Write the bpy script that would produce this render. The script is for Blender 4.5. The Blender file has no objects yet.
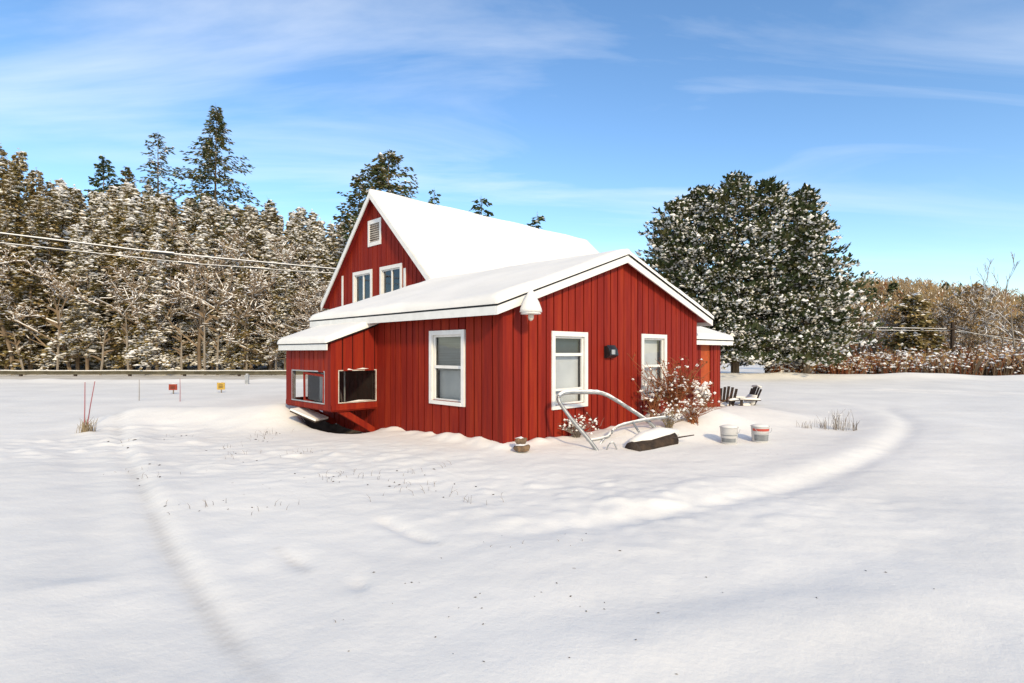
import bpy, math, random
import numpy as np
from mathutils import Vector
R = math.radians
random.seed(7)
scene = bpy.context.scene
col = scene.collection
F = 551.0; HZ = 352.0; CH = 1.75           # focal length in pixels, horizon row, eye height

# ------------------------------------------------------------------ materials
def new_mat(name):
    m = bpy.data.materials.new(name); m.use_nodes = True
    nt = m.node_tree; b = nt.nodes['Principled BSDF']
    return m, nt, b
def N(nt, typ, **kw):
    n = nt.nodes.new(typ)
    for k, v in kw.items():
        if k in n.inputs: n.inputs[k].default_value = v
        else: setattr(n, k, v)
    return n
def mat(name, c, c2=None, rough=.7, scale=6, bump=0, bscale=40, metal=0, spec=.3, stretch=None, detail=4):
    m, nt, b = new_mat(name); L = nt.links.new
    b.inputs['Roughness'].default_value = rough
    b.inputs['Metallic'].default_value = metal
    b.inputs['Specular IOR Level'].default_value = spec
    tc = N(nt, 'ShaderNodeTexCoord'); src = tc.outputs['Object']
    if stretch:
        mp = N(nt, 'ShaderNodeMapping'); mp.inputs['Scale'].default_value = stretch
        L(src, mp.inputs[0]); src = mp.outputs[0]
    if c2:
        nz = N(nt, 'ShaderNodeTexNoise', Scale=scale, Detail=detail); L(src, nz.inputs['Vector'])
        cr = N(nt, 'ShaderNodeValToRGB'); cr.color_ramp.elements[0].position = .32; cr.color_ramp.elements[1].position = .68
        cr.color_ramp.elements[0].color = (*c, 1); cr.color_ramp.elements[1].color = (*c2, 1)
        L(nz.outputs['Fac'], cr.inputs[0]); L(cr.outputs[0], b.inputs['Base Color'])
    else: b.inputs['Base Color'].default_value = (*c, 1)
    if bump:
        n2 = N(nt, 'ShaderNodeTexNoise', Scale=bscale, Detail=5); L(src, n2.inputs['Vector'])
        bp = N(nt, 'ShaderNodeBump', Strength=bump, Distance=.02); L(n2.outputs['Fac'], bp.inputs['Height']); L(bp.outputs[0], b.inputs['Normal'])
    return m

def siding_mat():
    m, nt, b = new_mat('red_siding'); L = nt.links.new
    tc = N(nt, 'ShaderNodeTexCoord'); sp = N(nt, 'ShaderNodeSeparateXYZ'); L(tc.outputs['Object'], sp.inputs[0])
    ad = N(nt, 'ShaderNodeMath', operation='ADD'); L(sp.outputs[0], ad.inputs[0]); L(sp.outputs[1], ad.inputs[1])
    dv = N(nt, 'ShaderNodeMath', operation='DIVIDE'); L(ad.outputs[0], dv.inputs[0]); dv.inputs[1].default_value = .24
    fl = N(nt, 'ShaderNodeMath', operation='FLOOR'); L(dv.outputs[0], fl.inputs[0])
    wn = N(nt, 'ShaderNodeTexWhiteNoise', noise_dimensions='1D'); L(fl.outputs[0], wn.inputs['W'])
    mp = N(nt, 'ShaderNodeMapping'); mp.inputs['Scale'].default_value = (9, 9, .7); L(tc.outputs['Object'], mp.inputs[0])
    nz = N(nt, 'ShaderNodeTexNoise', Scale=1.6, Detail=6); L(mp.outputs[0], nz.inputs['Vector'])
    mx = N(nt, 'ShaderNodeMath', operation='MULTIPLY_ADD'); L(wn.outputs[0], mx.inputs[0]); mx.inputs[1].default_value = .34
    L(nz.outputs['Fac'], mx.inputs[2])
    cr = N(nt, 'ShaderNodeValToRGB'); e = cr.color_ramp.elements
    e[0].position = .38; e[0].color = (.16, .0085, .0045, 1); e[1].position = 1.0; e[1].color = (.28, .026, .0065, 1)
    k = e.new(.7); k.color = (.22, .0145, .0052, 1)
    L(mx.outputs[0], cr.inputs[0])
    # worn, paint-shy patches
    n3 = N(nt, 'ShaderNodeTexNoise', Scale=2.6, Detail=8, Roughness=.7); mp3 = N(nt, 'ShaderNodeMapping'); mp3.inputs['Scale'].default_value = (3, 3, 1)
    L(tc.outputs['Object'], mp3.inputs[0]); L(mp3.outputs[0], n3.inputs['Vector'])
    c3 = N(nt, 'ShaderNodeValToRGB'); c3.color_ramp.elements[0].position = .66; c3.color_ramp.elements[1].position = .78
    c3.color_ramp.elements[1].color = (.6, .6, .6, 1)
    L(n3.outputs['Fac'], c3.inputs[0])
    mc = N(nt, 'ShaderNodeMix', data_type='RGBA'); L(c3.outputs[0], mc.inputs[0]); L(cr.outputs[0], mc.inputs[6]); mc.inputs[7].default_value = (.12, .016, .011, 1)
    L(mc.outputs[2], b.inputs['Base Color'])
    b.inputs['Roughness'].default_value = .72; b.inputs['Specular IOR Level'].default_value = .2
    bp = N(nt, 'ShaderNodeBump', Strength=.25, Distance=.01); L(nz.outputs['Fac'], bp.inputs['Height']); L(bp.outputs[0], b.inputs['Normal'])
    return m

def snow_mat(name, big=True):
    m, nt, b = new_mat(name); L = nt.links.new
    b.inputs['Roughness'].default_value = .8; b.inputs['Specular IOR Level'].default_value = .15
    tc = N(nt, 'ShaderNodeTexCoord')
    n1 = N(nt, 'ShaderNodeTexNoise', Scale=.5, Detail=5); L(tc.outputs['Object'], n1.inputs['Vector'])
    cr = N(nt, 'ShaderNodeValToRGB'); e = cr.color_ramp.elements
    e[0].position = .35; e[0].color = (.77, .745, .705, 1); e[1].position = .65; e[1].color = (.85, .82, .77, 1)
    L(n1.outputs['Fac'], cr.inputs[0])
    colr = cr.outputs[0]
    if big:   # litter blown over the snow: small brown crumbs, gathered in patches
        v = N(nt, 'ShaderNodeTexVoronoi', Scale=5.5, Randomness=1); L(tc.outputs['Object'], v.inputs['Vector'])
        lt = N(nt, 'ShaderNodeMath', operation='LESS_THAN'); L(v.outputs['Distance'], lt.inputs[0]); lt.inputs[1].default_value = .085
        n4 = N(nt, 'ShaderNodeTexNoise', Scale=.33, Detail=3); L(tc.outputs['Object'], n4.inputs['Vector'])
        gt = N(nt, 'ShaderNodeMath', operation='GREATER_THAN'); L(n4.outputs['Fac'], gt.inputs[0]); gt.inputs[1].default_value = .6
        mu = N(nt, 'ShaderNodeMath', operation='MULTIPLY'); L(lt.outputs[0], mu.inputs[0]); L(gt.outputs[0], mu.inputs[1])
        m2 = N(nt, 'ShaderNodeMath', operation='MULTIPLY'); L(mu.outputs[0], m2.inputs[0]); m2.inputs[1].default_value = .5
        mc = N(nt, 'ShaderNodeMix', data_type='RGBA'); L(m2.outputs[0], mc.inputs[0]); L(colr, mc.inputs[6]); mc.inputs[7].default_value = (.3, .25, .21, 1)
        colr = mc.outputs[2]
    if big:   # greyer tone along the wheel tracks
        an = N(nt, 'ShaderNodeAttribute', attribute_name='rut_grey'); md = N(nt, 'ShaderNodeMath', operation='MULTIPLY'); L(an.outputs['Fac'], md.inputs[0]); md.inputs[1].default_value = .42
        mg = N(nt, 'ShaderNodeMix', data_type='RGBA'); L(md.outputs[0], mg.inputs[0]); L(colr, mg.inputs[6]); mg.inputs[7].default_value = (.36, .33, .30, 1); colr = mg.outputs[2]
    L(colr, b.inputs['Base Color'])
    n2 = N(nt, 'ShaderNodeTexNoise', Scale=9 if big else 8, Detail=10, Roughness=.68); L(tc.outputs['Object'], n2.inputs['Vector'])
    bp = N(nt, 'ShaderNodeBump', Strength=.32 if big else .3, Distance=.03); L(n2.outputs['Fac'], bp.inputs['Height']); L(bp.outputs[0], b.inputs['Normal'])
    return m

def glass_mat(name, refl, tint):
    m, nt, b = new_mat(name); L = nt.links.new; nt.nodes.remove(b)
    out = nt.nodes['Material Output']
    t = N(nt, 'ShaderNodeBsdfTransparent'); t.inputs[0].default_value = (*tint, 1)
    g = N(nt, 'ShaderNodeBsdfGlossy'); g.inputs['Roughness'].default_value = .03; g.inputs['Color'].default_value = (.9, .95, 1, 1)
    fr = N(nt, 'ShaderNodeLayerWeight', Blend=.22); ad = N(nt, 'ShaderNodeMath', operation='ADD'); ad.use_clamp = True
    L(fr.outputs[0], ad.inputs[0]); ad.inputs[1].default_value = refl
    nz = N(nt, 'ShaderNodeTexNoise', Scale=1.5); bp = N(nt, 'ShaderNodeBump', Strength=.06, Distance=.05); L(nz.outputs['Fac'], bp.inputs['Height']); L(bp.outputs[0], g.inputs['Normal'])
    mx = N(nt, 'ShaderNodeMixShader'); L(ad.outputs[0], mx.inputs[0]); L(t.outputs[0], mx.inputs[1]); L(g.outputs[0], mx.inputs[2])
    L(mx.outputs[0], out.inputs[0]); return m

M = {}
M['siding'] = siding_mat()
M['snow'] = snow_mat('ground_snow'); M['roofsnow'] = snow_mat('settled_snow', False)
M['lump'] = mat('snow_clump', (.82, .80, .78), (.88, .86, .82), .8, 3)
M['white'] = mat('white_paint', (.78, .77, .74), (.70, .69, .66), .55, 5, .1)
M['white_old'] = mat('weathered_white_paint', (.62, .58, .52), (.40, .33, .27), .7, 7, .2)
M['edge'] = mat('dark_roof_edge', (.015, .015, .017), None, .6)
M['dark'] = mat('painted_room_shade', (.035, .03, .028), (.06, .05, .045), .9, 3)
M['soffit'] = mat('red_soffit', (.16, .008, .007), (.21, .012, .009), .75, 4)
M['sheath'] = mat('shade_dark_sheathing', (.03, .002, .002), (.04, .003, .003), .9, 4)  # backing behind the boards, darkened to paint shade into the gaps
M['glass'] = glass_mat('window_glass', .05, (.8, .83, .86)); M['glass_dim'] = glass_mat('dusty_glass', .02, (.75, .76, .74))
M['blind_or_reflection'] = mat('window_blind', (.33, .33, .31), (.48, .47, .44), .8, 2, stretch=(.3, .3, 22))
M['curtain'] = mat('curtain', (.60, .61, .61), (.78, .78, .77), .9, 1.6, .2, 10)
M['bluedark'] = mat('painted_sky_reflection', (.03, .055, .09), (.05, .08, .12), .7, 3)  # dark blue paints the sky reflected in an upper pane
M['grey'] = mat('grey_metal', (.32, .33, .34), (.45, .46, .47), .45, 8, .1, metal=.4)
M['pipe'] = mat('galvanised_pipe', (.24, .25, .26), (.38, .39, .39), .4, 10, .15, metal=.5)
M['black'] = mat('black_plastic', (.012, .012, .013), (.03, .03, .03), .4, 5)
M['rust'] = mat('rusty_brown', (.02, .013, .009), (.06, .037, .022), .75, 9, .5)
M['wood'] = mat('dark_wood', (.03, .022, .018), (.07, .05, .04), .8, 8, .4, stretch=(8, 8, 1))
M['orange'] = mat('orange_board', (.42, .075, .012), (.33, .05, .01), .7, 4)
M['bucket'] = mat('white_bucket', (.52, .51, .50), (.44, .43, .42), .4, 5)
M['redink'] = mat('red_print', (.5, .09, .06), (.42, .07, .05), .5, 8)
M['greyink'] = mat('grey_print', (.14, .15, .16), (.24, .25, .26), .5, 8)
M['pinkstake'] = mat('pink_fibreglass', (.32, .09, .10), None, .4)
M['redsign'] = mat('red_sign', (.33, .05, .02), (.25, .035, .015), .5, 9)
M['yellowsign'] = mat('yellow_sign', (.55, .36, .07), (.42, .27, .05), .5, 9)
M['stone'] = mat('stone', (.10, .07, .05), (.25, .16, .09), .85, 9, .5)
M['bark'] = mat('bark', (.12, .085, .058), (.24, .18, .12), .9, 4, .4, stretch=(1, 1, .25))
M['paleb'] = mat('pale_bark', (.20, .165, .13), (.33, .29, .24), .9, 2)
M['needle'] = mat('olive_needles', (.15, .125, .045), (.25, .20, .075), .8, .9)
M['needle_b'] = mat('brown_needles', (.26, .19, .075), (.36, .27, .12), .8, .8)
M['pine'] = mat('pine_needles', (.06, .095, .04), (.13, .15, .055), .75, .9)
M['pine_b'] = mat('warm_pine_needles', (.14, .115, .04), (.21, .165, .055), .75, .9)
M['cedar'] = mat('dark_cedar', (.034, .055, .022), (.075, .092, .033), .8, .8)
M['cedar_b'] = mat('bronze_cedar', (.065, .075, .028), (.12, .11, .038), .8, .8)
M['twig'] = mat('grey_brown_twig', (.17, .12, .075), (.28, .20, .125), .9, 1)
M['redtwig'] = mat('red_twig', (.20, .06, .026), (.30, .125, .05), .9, .8)
M['hilltwig'] = mat('far_twigs', (.17, .13, .085), (.26, .195, .115), .9, .05)
M['ochre'] = mat('ochre_leaves', (.34, .225, .09), (.25, .155, .06), .9, .6)
M['rustleaf'] = mat('rust_leaves', (.22, .085, .03), (.14, .05, .02), .9, .8)
M['tan'] = mat('tan_grass', (.30, .24, .15), (.17, .13, .08), .9, 3)
M['greygrass'] = mat('grey_grass', (.26, .22, .18), (.15, .125, .10), .9, 3)
M['asphalt'] = mat('salted_asphalt', (.50, .455, .39), (.74, .70, .63), .9, .8, .3)
M['rail'] = mat('weathered_rail', (.075, .066, .04), (.13, .115, .075), .7, 2, .2)
M['bare'] = mat('shade_earth', (.06, .05, .04), (.12, .10, .08), .95, 5)
M['wire'] = mat('black_cable', (.02, .02, .02), None, .6)

# ------------------------------------------------------------------ mesh builder
class MB:
    def __init__(s): s.v = []; s.f = []; s.m = []; s.n = 0
    def add(s, vs, fs, mi=0):
        b = s.n; s.v.extend(vs); s.n += len(vs)
        for f in fs: s.f.append(tuple(b + i for i in f)); s.m.append(mi)
    def box(s, x0, x1, y0, y1, z0, z1, mi=0):
        s.add([(x0,y0,z0),(x1,y0,z0),(x1,y1,z0),(x0,y1,z0),(x0,y0,z1),(x1,y0,z1),(x1,y1,z1),(x0,y1,z1)],
              [(0,3,2,1),(4,5,6,7),(0,1,5,4),(1,2,6,5),(2,3,7,6),(3,0,4,7)], mi)
    def hexa(s, bot, top, mi=0):       # two quads -> box
        s.add(list(bot)+list(top), [(0,3,2,1),(4,5,6,7),(0,1,5,4),(1,2,6,5),(2,3,7,6),(3,0,4,7)], mi)
    def beam(s, a, b, w, h, up=(0,0,1), mi=0):
        a = Vector(a); b = Vector(b); d = (b-a).normalized(); u = Vector(up); sd = d.cross(u).normalized(); u = sd.cross(d)
        q = lambda p: [p - sd*w/2 - u*h/2, p + sd*w/2 - u*h/2, p + sd*w/2 + u*h/2, p - sd*w/2 + u*h/2]
        A = q(a); B = q(b)
        s.add([tuple(p) for p in A+B], [(0,1,2,3),(7,6,5,4),(0,4,5,1),(1,5,6,2),(2,6,7,3),(3,7,4,0)], mi)
    def tube(s, pts, rad, k=6, mi=0, cap=True, flat=1.0):
        pts = [Vector(p) for p in pts]; n = len(pts)
        if not hasattr(rad, '__len__'): rad = [rad]*n
        vs = []; ref = Vector((.31,.17,.93))
        for i, p in enumerate(pts):
            d = (pts[min(i+1,n-1)] - pts[max(i-1,0)]).normalized()
            r_ = ref if abs(d.dot(ref)) < .93 else Vector((1,0,0))
            a = d.cross(r_).normalized(); b = d.cross(a)
            for j in range(k):
                t = 2*math.pi*j/k; o = a*math.cos(t)*rad[i] + b*math.sin(t)*rad[i]; o.z *= flat
                vs.append(tuple(p+o))
        fs = [(i*k+j, i*k+(j+1)%k, (i+1)*k+(j+1)%k, (i+1)*k+j) for i in range(n-1) for j in range(k)]
        if cap: fs += [tuple(range(k-1,-1,-1)), tuple(range((n-1)*k, n*k))]
        s.add(vs, fs, mi)
    def lathe(s, prof, k=20, mi=0, c=(0,0,0)):
        vs = [(c[0]+r*math.cos(2*math.pi*j/k), c[1]+r*math.sin(2*math.pi*j/k), c[2]+z) for r, z in prof for j in range(k)]
        n = len(prof)
        fs = [(i*k+j, i*k+(j+1)%k, (i+1)*k+(j+1)%k, (i+1)*k+j) for i in range(n-1) for j in range(k)]
        fs += [tuple(range(k-1,-1,-1)), tuple(range((n-1)*k, n*k))]
        s.add(vs, fs, mi)
    def lump(s, c, sx, sy, sz, rng, mi=0):      # a knobbly little clump of snow: 8 faces
        a = rng.uniform(0, 3.14); ca, sa = math.cos(a), math.sin(a); vs = []
        for x, y, z in ((1,0,0),(0,1,0),(-1,0,0),(0,-1,0),(0,0,1),(0,0,-.6)):
            k = rng.uniform(.65, 1.3); px, py = x*sx*k, y*sy*k
            vs.append((c[0]+px*ca-py*sa, c[1]+px*sa+py*ca, c[2]+z*sz*k+rng.uniform(-.3,.3)*sz))
        s.add(vs, [(0,1,4),(1,2,4),(2,3,4),(3,0,4),(1,0,5),(2,1,5),(3,2,5),(0,3,5)], mi)
    def build(s, name, mats, parent=None, smooth=False):
        me = bpy.data.meshes.new(name); me.from_pydata([tuple(v) for v in s.v], [], s.f)
        for m in (mats if isinstance(mats, (list, tuple)) else [mats]): me.materials.append(m)
        me.polygons.foreach_set('material_index', s.m)
        if smooth: me.polygons.foreach_set('use_smooth', [True]*len(s.f))
        me.update()
        o = bpy.data.objects.new(name, me); col.objects.link(o)
        if parent: o.parent = parent
        return o
def tag(o, label=None, cat=None, group=None, kind=None):
    if label: o['label'] = label
    if cat: o['category'] = cat
    if group: o['group'] = group
    if kind: o['kind'] = kind
    return o
def empty(name, loc, rz=0, label=None, cat=None, group=None):
    o = bpy.data.objects.new(name, None); o.location = loc; o.rotation_euler.z = rz; o.empty_display_size = .2
    col.objects.link(o); return tag(o, label, cat, group)
def dup(o, loc=None, rz=None, sc=None, label=None):
    c = o.copy(); col.objects.link(c)
    for ch in list(o.children):
        d = ch.copy(); col.objects.link(d); d.parent = c
        for g in ch.children:
            h = g.copy(); col.objects.link(h); h.parent = d
    if loc is not None: c.location = loc
    if rz is not None: c.rotation_euler.z = rz
    if sc is not None: c.scale = sc
    if label: c['label'] = label
    return c

# ------------------------------------------------------------------ ground
_rs = np.random.RandomState(3); _lat = _rs.rand(256, 256)
def vnoise(x, y):
    xi = np.floor(x).astype(int); yi = np.floor(y).astype(int); fx = x-xi; fy = y-yi
    fx = fx*fx*(3-2*fx); fy = fy*fy*(3-2*fy)
    a = _lat[xi % 256, yi % 256]; b = _lat[(xi+1) % 256, yi % 256]; c = _lat[xi % 256, (yi+1) % 256]; d = _lat[(xi+1) % 256, (yi+1) % 256]
    return (a*(1-fx)+b*fx)*(1-fy)+(c*(1-fx)+d*fx)*fy - .5
def sst(a, b, x):
    t = np.clip((x-a)/(b-a), 0, 1); return t*t*(3-2*t)
def gp(px, py):
    Y = F*CH/(py-HZ); return ((px-512)/F*Y, Y)
def seg_d(x, y, pl):
    d = np.full(x.shape, 1e9)
    for (ax, ay), (bx, by) in zip(pl[:-1], pl[1:]):
        dx, dy = bx-ax, by-ay; t = np.clip(((x-ax)*dx+(y-ay)*dy)/(dx*dx+dy*dy+1e-9), 0, 1)
        d = np.minimum(d, (x-ax-t*dx)**2+(y-ay-t*dy)**2)
    return d
def sm(pl, n=6):
    P = [pl[0]]+list(pl)+[pl[-1]]; out = []
    for i in range(1, len(P)-2):
        for k in range(n):
            t = k/n; q = []
            for a in range(2):
                p0, p1, p2, p3 = (P[i+j-1][a] for j in range(4))
                q.append(.5*(2*p1+(p2-p0)*t+(2*p0-5*p1+4*p2-p3)*t*t+(3*p1-p0-3*p2+p3)*t**3))
            out.append(tuple(q))
    out.append(tuple(pl[-1])); return out
def G(*pp): return sm([gp(a, b) for a, b in pp], 4)
TR = [  # (polyline on the ground, height, half width): plough banks and wheel ruts
    (G((520,512),(560,508),(600,503),(690,490),(780,472),(845,453),(876,434),(880,418),(850,405),(800,397)), .05, .40),
    (G((470,538),(560,528),(640,515),(730,498),(810,479),(868,458),(900,438),(906,420),(880,404)), -.05, .20),
    (G((430,560),(560,552),(690,533),(800,505),(900,470),(960,440),(965,418)), 0.025, .4),
    (G((300,683),(420,640),(600,610),(800,570),(1000,520)), -.018, .25),
    (G((400,720),(600,660),(800,620),(1040,580)), .03, .3),
    (G((118,415),(120,440),(138,480),(160,530),(188,580),(222,632),(270,690)), -.05, .13),
    (G((135,420),(142,450),(165,500),(195,550),(235,610),(280,670)), .035, .2),
    (G((60,425),(90,470),(100,540),(90,620),(70,700)), -.03, .3),
    (G((-60,600),(40,592),(120,580),(190,572)), .06, .16),
    (G((-60,640),(60,628),(150,612),(240,600)), -.03, .15),
    (G((352,572),(360,585),(358,598)), -.05, .07),
    (G((375,515),(400,528),(440,545)), -.05, .08),
    (G((278,548),(310,572)), -.05, .08),
    (G((878,391),(940,393),(1006,396)), -.16, .14),
    (G((870,389.5),(940,391),(1015,394)), .10, .3),
]
CX, CY = -.161, 9.84; C45 = math.sqrt(.5)
def gh(x, y):
    x = np.asarray(x, float); y = np.asarray(y, float)
    h = .10*vnoise(x*.16+9, y*.16+4) + .05*vnoise(x*.55, y*.55+31)
    near = 1-sst(30, 60, np.hypot(x, y))
    h = h + near*(.018*vnoise(x*1.9+3, y*1.9) + .008*vnoise(x*5.1, y*5.1+7)*1.3 + .005*vnoise(x*11, y*11))
    foot = np.exp(-((x+8.2)/2.2)**2-((y-11)/2.4)**2) + .7*np.exp(-((x+3.5)/2.4)**2-((y-9)/1.6)**2) + .5*np.exp(-((x-1.5)/3)**2-((y-6.5)/1.6)**2)
    h = h + foot*(.14*np.maximum(0, vnoise(x*3.3+5, y*3.3)-.05) + .05*vnoise(x*8, y*8))
    # mounds: bank left of the house, snow heaped before the window box, and the bank with the chairs
    h = h + .34*np.exp(-(seg_d(x, y, [(-9.6, 14.6), (-7, 14.2), (-6.1, 13.9)])/1.1**2))
    h = h + .18*np.exp(-((x+5.6)/1.0)**2-((y-14.2)/1.0)**2)
    h = h + .34*np.exp(-(seg_d(x, y, [(4.6, 13.4), (6.2, 14.6)])/1.5**2))
    h = h + .22*np.exp(-(seg_d(x, y, [(2.4, 11.0), (4.4, 12.4)])/.75**2))
    for pl, hh, w in TR:
        a = np.array(pl); msk = (x > a[:,0].min()-3*w) & (x < a[:,0].max()+3*w) & (y > a[:,1].min()-3*w) & (y < a[:,1].max()+3*w)
        if msk.ndim == 0:
            if msk: h = h + hh*np.exp(-seg_d(x, y, pl)/w**2)
        elif msk.any():
            xx, yy = x[msk], y[msk]
            ee = np.minimum(np.hypot(xx-a[0,0], yy-a[0,1]), np.hypot(xx-a[-1,0], yy-a[-1,1]))
            h[msk] += sst(0, 1.6 if len(pl) > 9 else .3, ee)*hh*np.exp(-seg_d(xx, yy, pl)/w**2)*(.85+.4*vnoise(xx*.9, yy*.9)+.25*vnoise(xx*4, yy*4+9))
    # scoured hollow right along the walls
    lx = (x-CX)*C45+(y-CY)*C45; ly = -(x-CX)*C45+(y-CY)*C45
    h = h - .34*np.exp(-((lx+.45)/.5)**4-((ly-5.3)/1.25)**4) 
    dw = np.where(ly > 0, -lx, np.where(lx > 0, -ly, np.hypot(lx, ly))); on = (dw > -.3) & (lx < 7.3) & (ly < 4.0)
    h = h + np.where(on, .13*np.exp(-(np.maximum(dw, 0)/.28)**2)*np.maximum(0, .35+1.5*vnoise(x*1.1+2, y*1.1)+.8*vnoise(x*3.7, y*3.7)), 0)
    # the road bed lies flat, low plough bank on its near side
    road = sst(32.2, 33.2, y)*(1-sst(40.5, 42, y))*(1-sst(-4, 0, x))
    h = h*(1-road) - .03*road
    h = h + .16*np.exp(-((y-32.2)/.9)**2)*(1-sst(-6, -1, x))*(1+.8*vnoise(x*.7, y*.7))
    h = h + .30*np.exp(-((y-36.2)/1.5)**2)*sst(6, 10, x)*(1+.7*vnoise(x*.5, y*.5))
    # land beyond: wooded rise on the left, long brown hill on the right
    h = h + 9*sst(44, 110, y)*(1-sst(-10, 20, x))
    h = h + 26*np.exp(-((x-175)/80)**2-((y-290)/110)**2)*sst(60, 150, y)
    h = h + 14*sst(150, 500, y)
    return h
def ghs(x, y): return float(gh(np.array([x]), np.array([y]))[0])

def build_ground():
    nx, ny = 820, 760
    k = 3.2; ux = np.linspace(-math.asinh(700/k), math.asinh(700/k), nx); xs = k*np.sinh(ux)
    uy = np.linspace(-math.asinh(130/k), math.asinh(750/k), ny); ys = 8 + k*np.sinh(uy)
    X, Y = np.meshgrid(xs, ys); x = X.ravel(); y = Y.ravel(); z = gh(x, y)
    me = bpy.data.meshes.new('snowy_ground'); nv = nx*ny
    co = np.stack([x, y, z], 1).astype(np.float32)
    i = np.arange(ny-1)[:,None]*nx + np.arange(nx-1)[None,:]; i = i.ravel()
    q = np.stack([i, i+1, i+1+nx, i+nx], 1).astype(np.int32); nf = len(q)
    me.vertices.add(nv); me.vertices.foreach_set('co', co.ravel())
    me.loops.add(nf*4); me.loops.foreach_set('vertex_index', q.ravel())
    me.polygons.add(nf); me.polygons.foreach_set('loop_start', np.arange(0, nf*4, 4, dtype=np.int32))
    me.polygons.foreach_set('use_smooth', np.ones(nf, bool))
    at_ = me.attributes.new('rut_grey', 'FLOAT', 'POINT'); dv = np.zeros(nv)
    for pl, hh, w in TR:
        if hh < 0 and w < .14:
            a = np.array(pl); mk = (x > a[:,0].min()-1) & (x < a[:,0].max()+1) & (y > a[:,1].min()-1) & (y < a[:,1].max()+1); xx, yy = x[mk], y[mk]
            dv[mk] += np.exp(-seg_d(xx, yy, pl)/(w*.42)**2)*np.clip(.55+1.6*vnoise(xx*.9+3, yy*.9)+.9*vnoise(xx*6, yy*6), 0, 1)
    at_.data.foreach_set('value', np.clip(dv, 0, 1).astype(np.float32))
    me.update(calc_edges=True); me.materials.append(M['snow'])
    o = bpy.data.objects.new('ground', me); col.objects.link(o); tag(o, kind='structure')
build_ground()
rb = MB(); xs = np.linspace(-120, -3, 60)
for a, b in zip(xs[:-1], xs[1:]): rb.add([(a,33.5,.012),(b,33.5,.012),(b,39.3,.012),(a,39.3,.012)], [(0,1,2,3)])
tag(rb.build('road', M['asphalt']), kind='structure')
eb = MB(); n = 24                       # snow free soil, its dark tone painting the shade under the window box
Wl = lambda lx, ly: (CX+C45*(lx-ly), CY+C45*(lx+ly))
gx = np.linspace(-.98, -.02, n); gy = np.linspace(4.25, 6.45, n)
vs = [(*Wl(a, b), 0) for b in gy for a in gx]; zz = gh(np.array([v[0] for v in vs]), np.array([v[1] for v in vs]))+.02
eb.add([(v[0], v[1], z) for v, z in zip(vs, zz)], [(q*n+i, q*n+i+1, (q+1)*n+i+1, (q+1)*n+i) for q in range(n-1) for i in range(n-1) if math.hypot((i-12)/12.5, (q-12)/12.5)+.25*math.sin(i*2.1+q*1.3)*.5 < 1])
tag(eb.build('shade_soil', M['bare']), kind='structure')

# ------------------------------------------------------------------ house
H = empty('farmhouse', (CX, CY, 0), R(45), 'red board and batten house with snow covered roofs, tall gable behind a low wing', 'house')
def wall(mb, axis, c, t0, t1, z0, ztop, openings, out, th=.11, batt=.25, brk=(), bz0=None):
    """a run of vertical boards; axis 'x' runs along local x at y=c, 'y' along local y at x=c; out = outward sign"""
    T = sorted(set([t0, t1] + [v for o in openings for v in o[:2]] + list(brk)))
    def put(ta, tb, za, zb0, zb1, d0, d1, mi=1):
        if axis == 'x': P = lambda t, d, z: (t, c+out*d, z)
        else: P = lambda t, d, z: (c+out*d, t, z)
        mb.hexa([P(ta,d0,za),P(tb,d0,za),P(tb,d1,za),P(ta,d1,za)], [P(ta,d0,zb0),P(tb,d0,zb1),P(tb,d1,zb1),P(ta,d1,zb0)], mi)
    for ta, tb in zip(T[:-1], T[1:]):
        ops = sorted([(o[2], o[3]) for o in openings if o[0] < (ta+tb)/2 < o[1]]); z = z0
        for a, b in ops:
            put(ta, tb, z, a, a, -th, 0); z = b
        put(ta, tb, z, ztop(ta), ztop(tb), -th, 0)
    t = t0
    while t < t1-.02:       # one board after another, cut where a window interrupts it
        te = min(t1, t+batt*random.uniform(.8, 1.2)); te = t1 if t1-te < .08 else te; a, b = t+.016, te-.016; d = random.uniform(.024, .032)
        cuts = sorted(set([a, b] + [v for o in openings for v in o[:2] if a < v < b] + [v for v in brk if a < v < b]))
        for c0, c1 in zip(cuts[:-1], cuts[1:]):
            z = z0+random.random()*.03
            for za, zb in sorted([(o[2], o[3]) for o in openings if o[0] < (c0+c1)/2 < o[1]]): put(c0, c1, z, za, za, .001, d, 0); z = zb
            put(c0, c1, z, ztop(c0)-.012, ztop(c1)-.012, .001, d, 0)
        t = te
OX, OL = 7.32, 6.9         # low wing: width, length
RZ = 3.93; RX = 3.66       # its ridge
EL, ER = 2.58, 2.66        # roof deck height at the two eaves
XL, XR = -.35, 7.86
def ext_top(x): return (EL+(RZ-EL)*(x-XL)/(RX-XL) if x < RX else ER+(RZ-ER)*(XR-x)/(XR-RX)) - .05
w = MB()
wall(w, 'x', 0, 0, OX, -.4, ext_top, [(1.36,2.34,.70,2.08),(4.59,5.59,.70,2.10)], -1, brk=(RX,))
wall(w, 'y', 0, .022, OL, -.4, lambda y: 2.55, [(1.10,2.05,.78,2.10),(4.31,6.39,.5,1.9)], -1)
wall(w, 'x', OL, 0, RX, -.4, ext_top, [], 1)
wall(w, 'y', OX, .022, OL, -.4, lambda y: 2.6, [], 1)
w.beam((-.012,-.012,-.4), (-.012,-.012,2.5), .09, .09, (0,1,0))
w.build('wall', [M['siding'], M['sheath']], H)
w = MB()                    # tall gable behind
MX, MY0, MY1, MXE = 3.66, 6.93, 13.8, 15.8; MRY = 10.34; MRZ = 7.42
def m_top(y): return 3.86+(MRZ-3.86)*(y-6.62)/(MRY-6.62) if y < MRY else 3.62+(MRZ-3.62)*(14.06-y)/(14.06-MRY)
mt = lambda y: m_top(y)-.08
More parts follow.
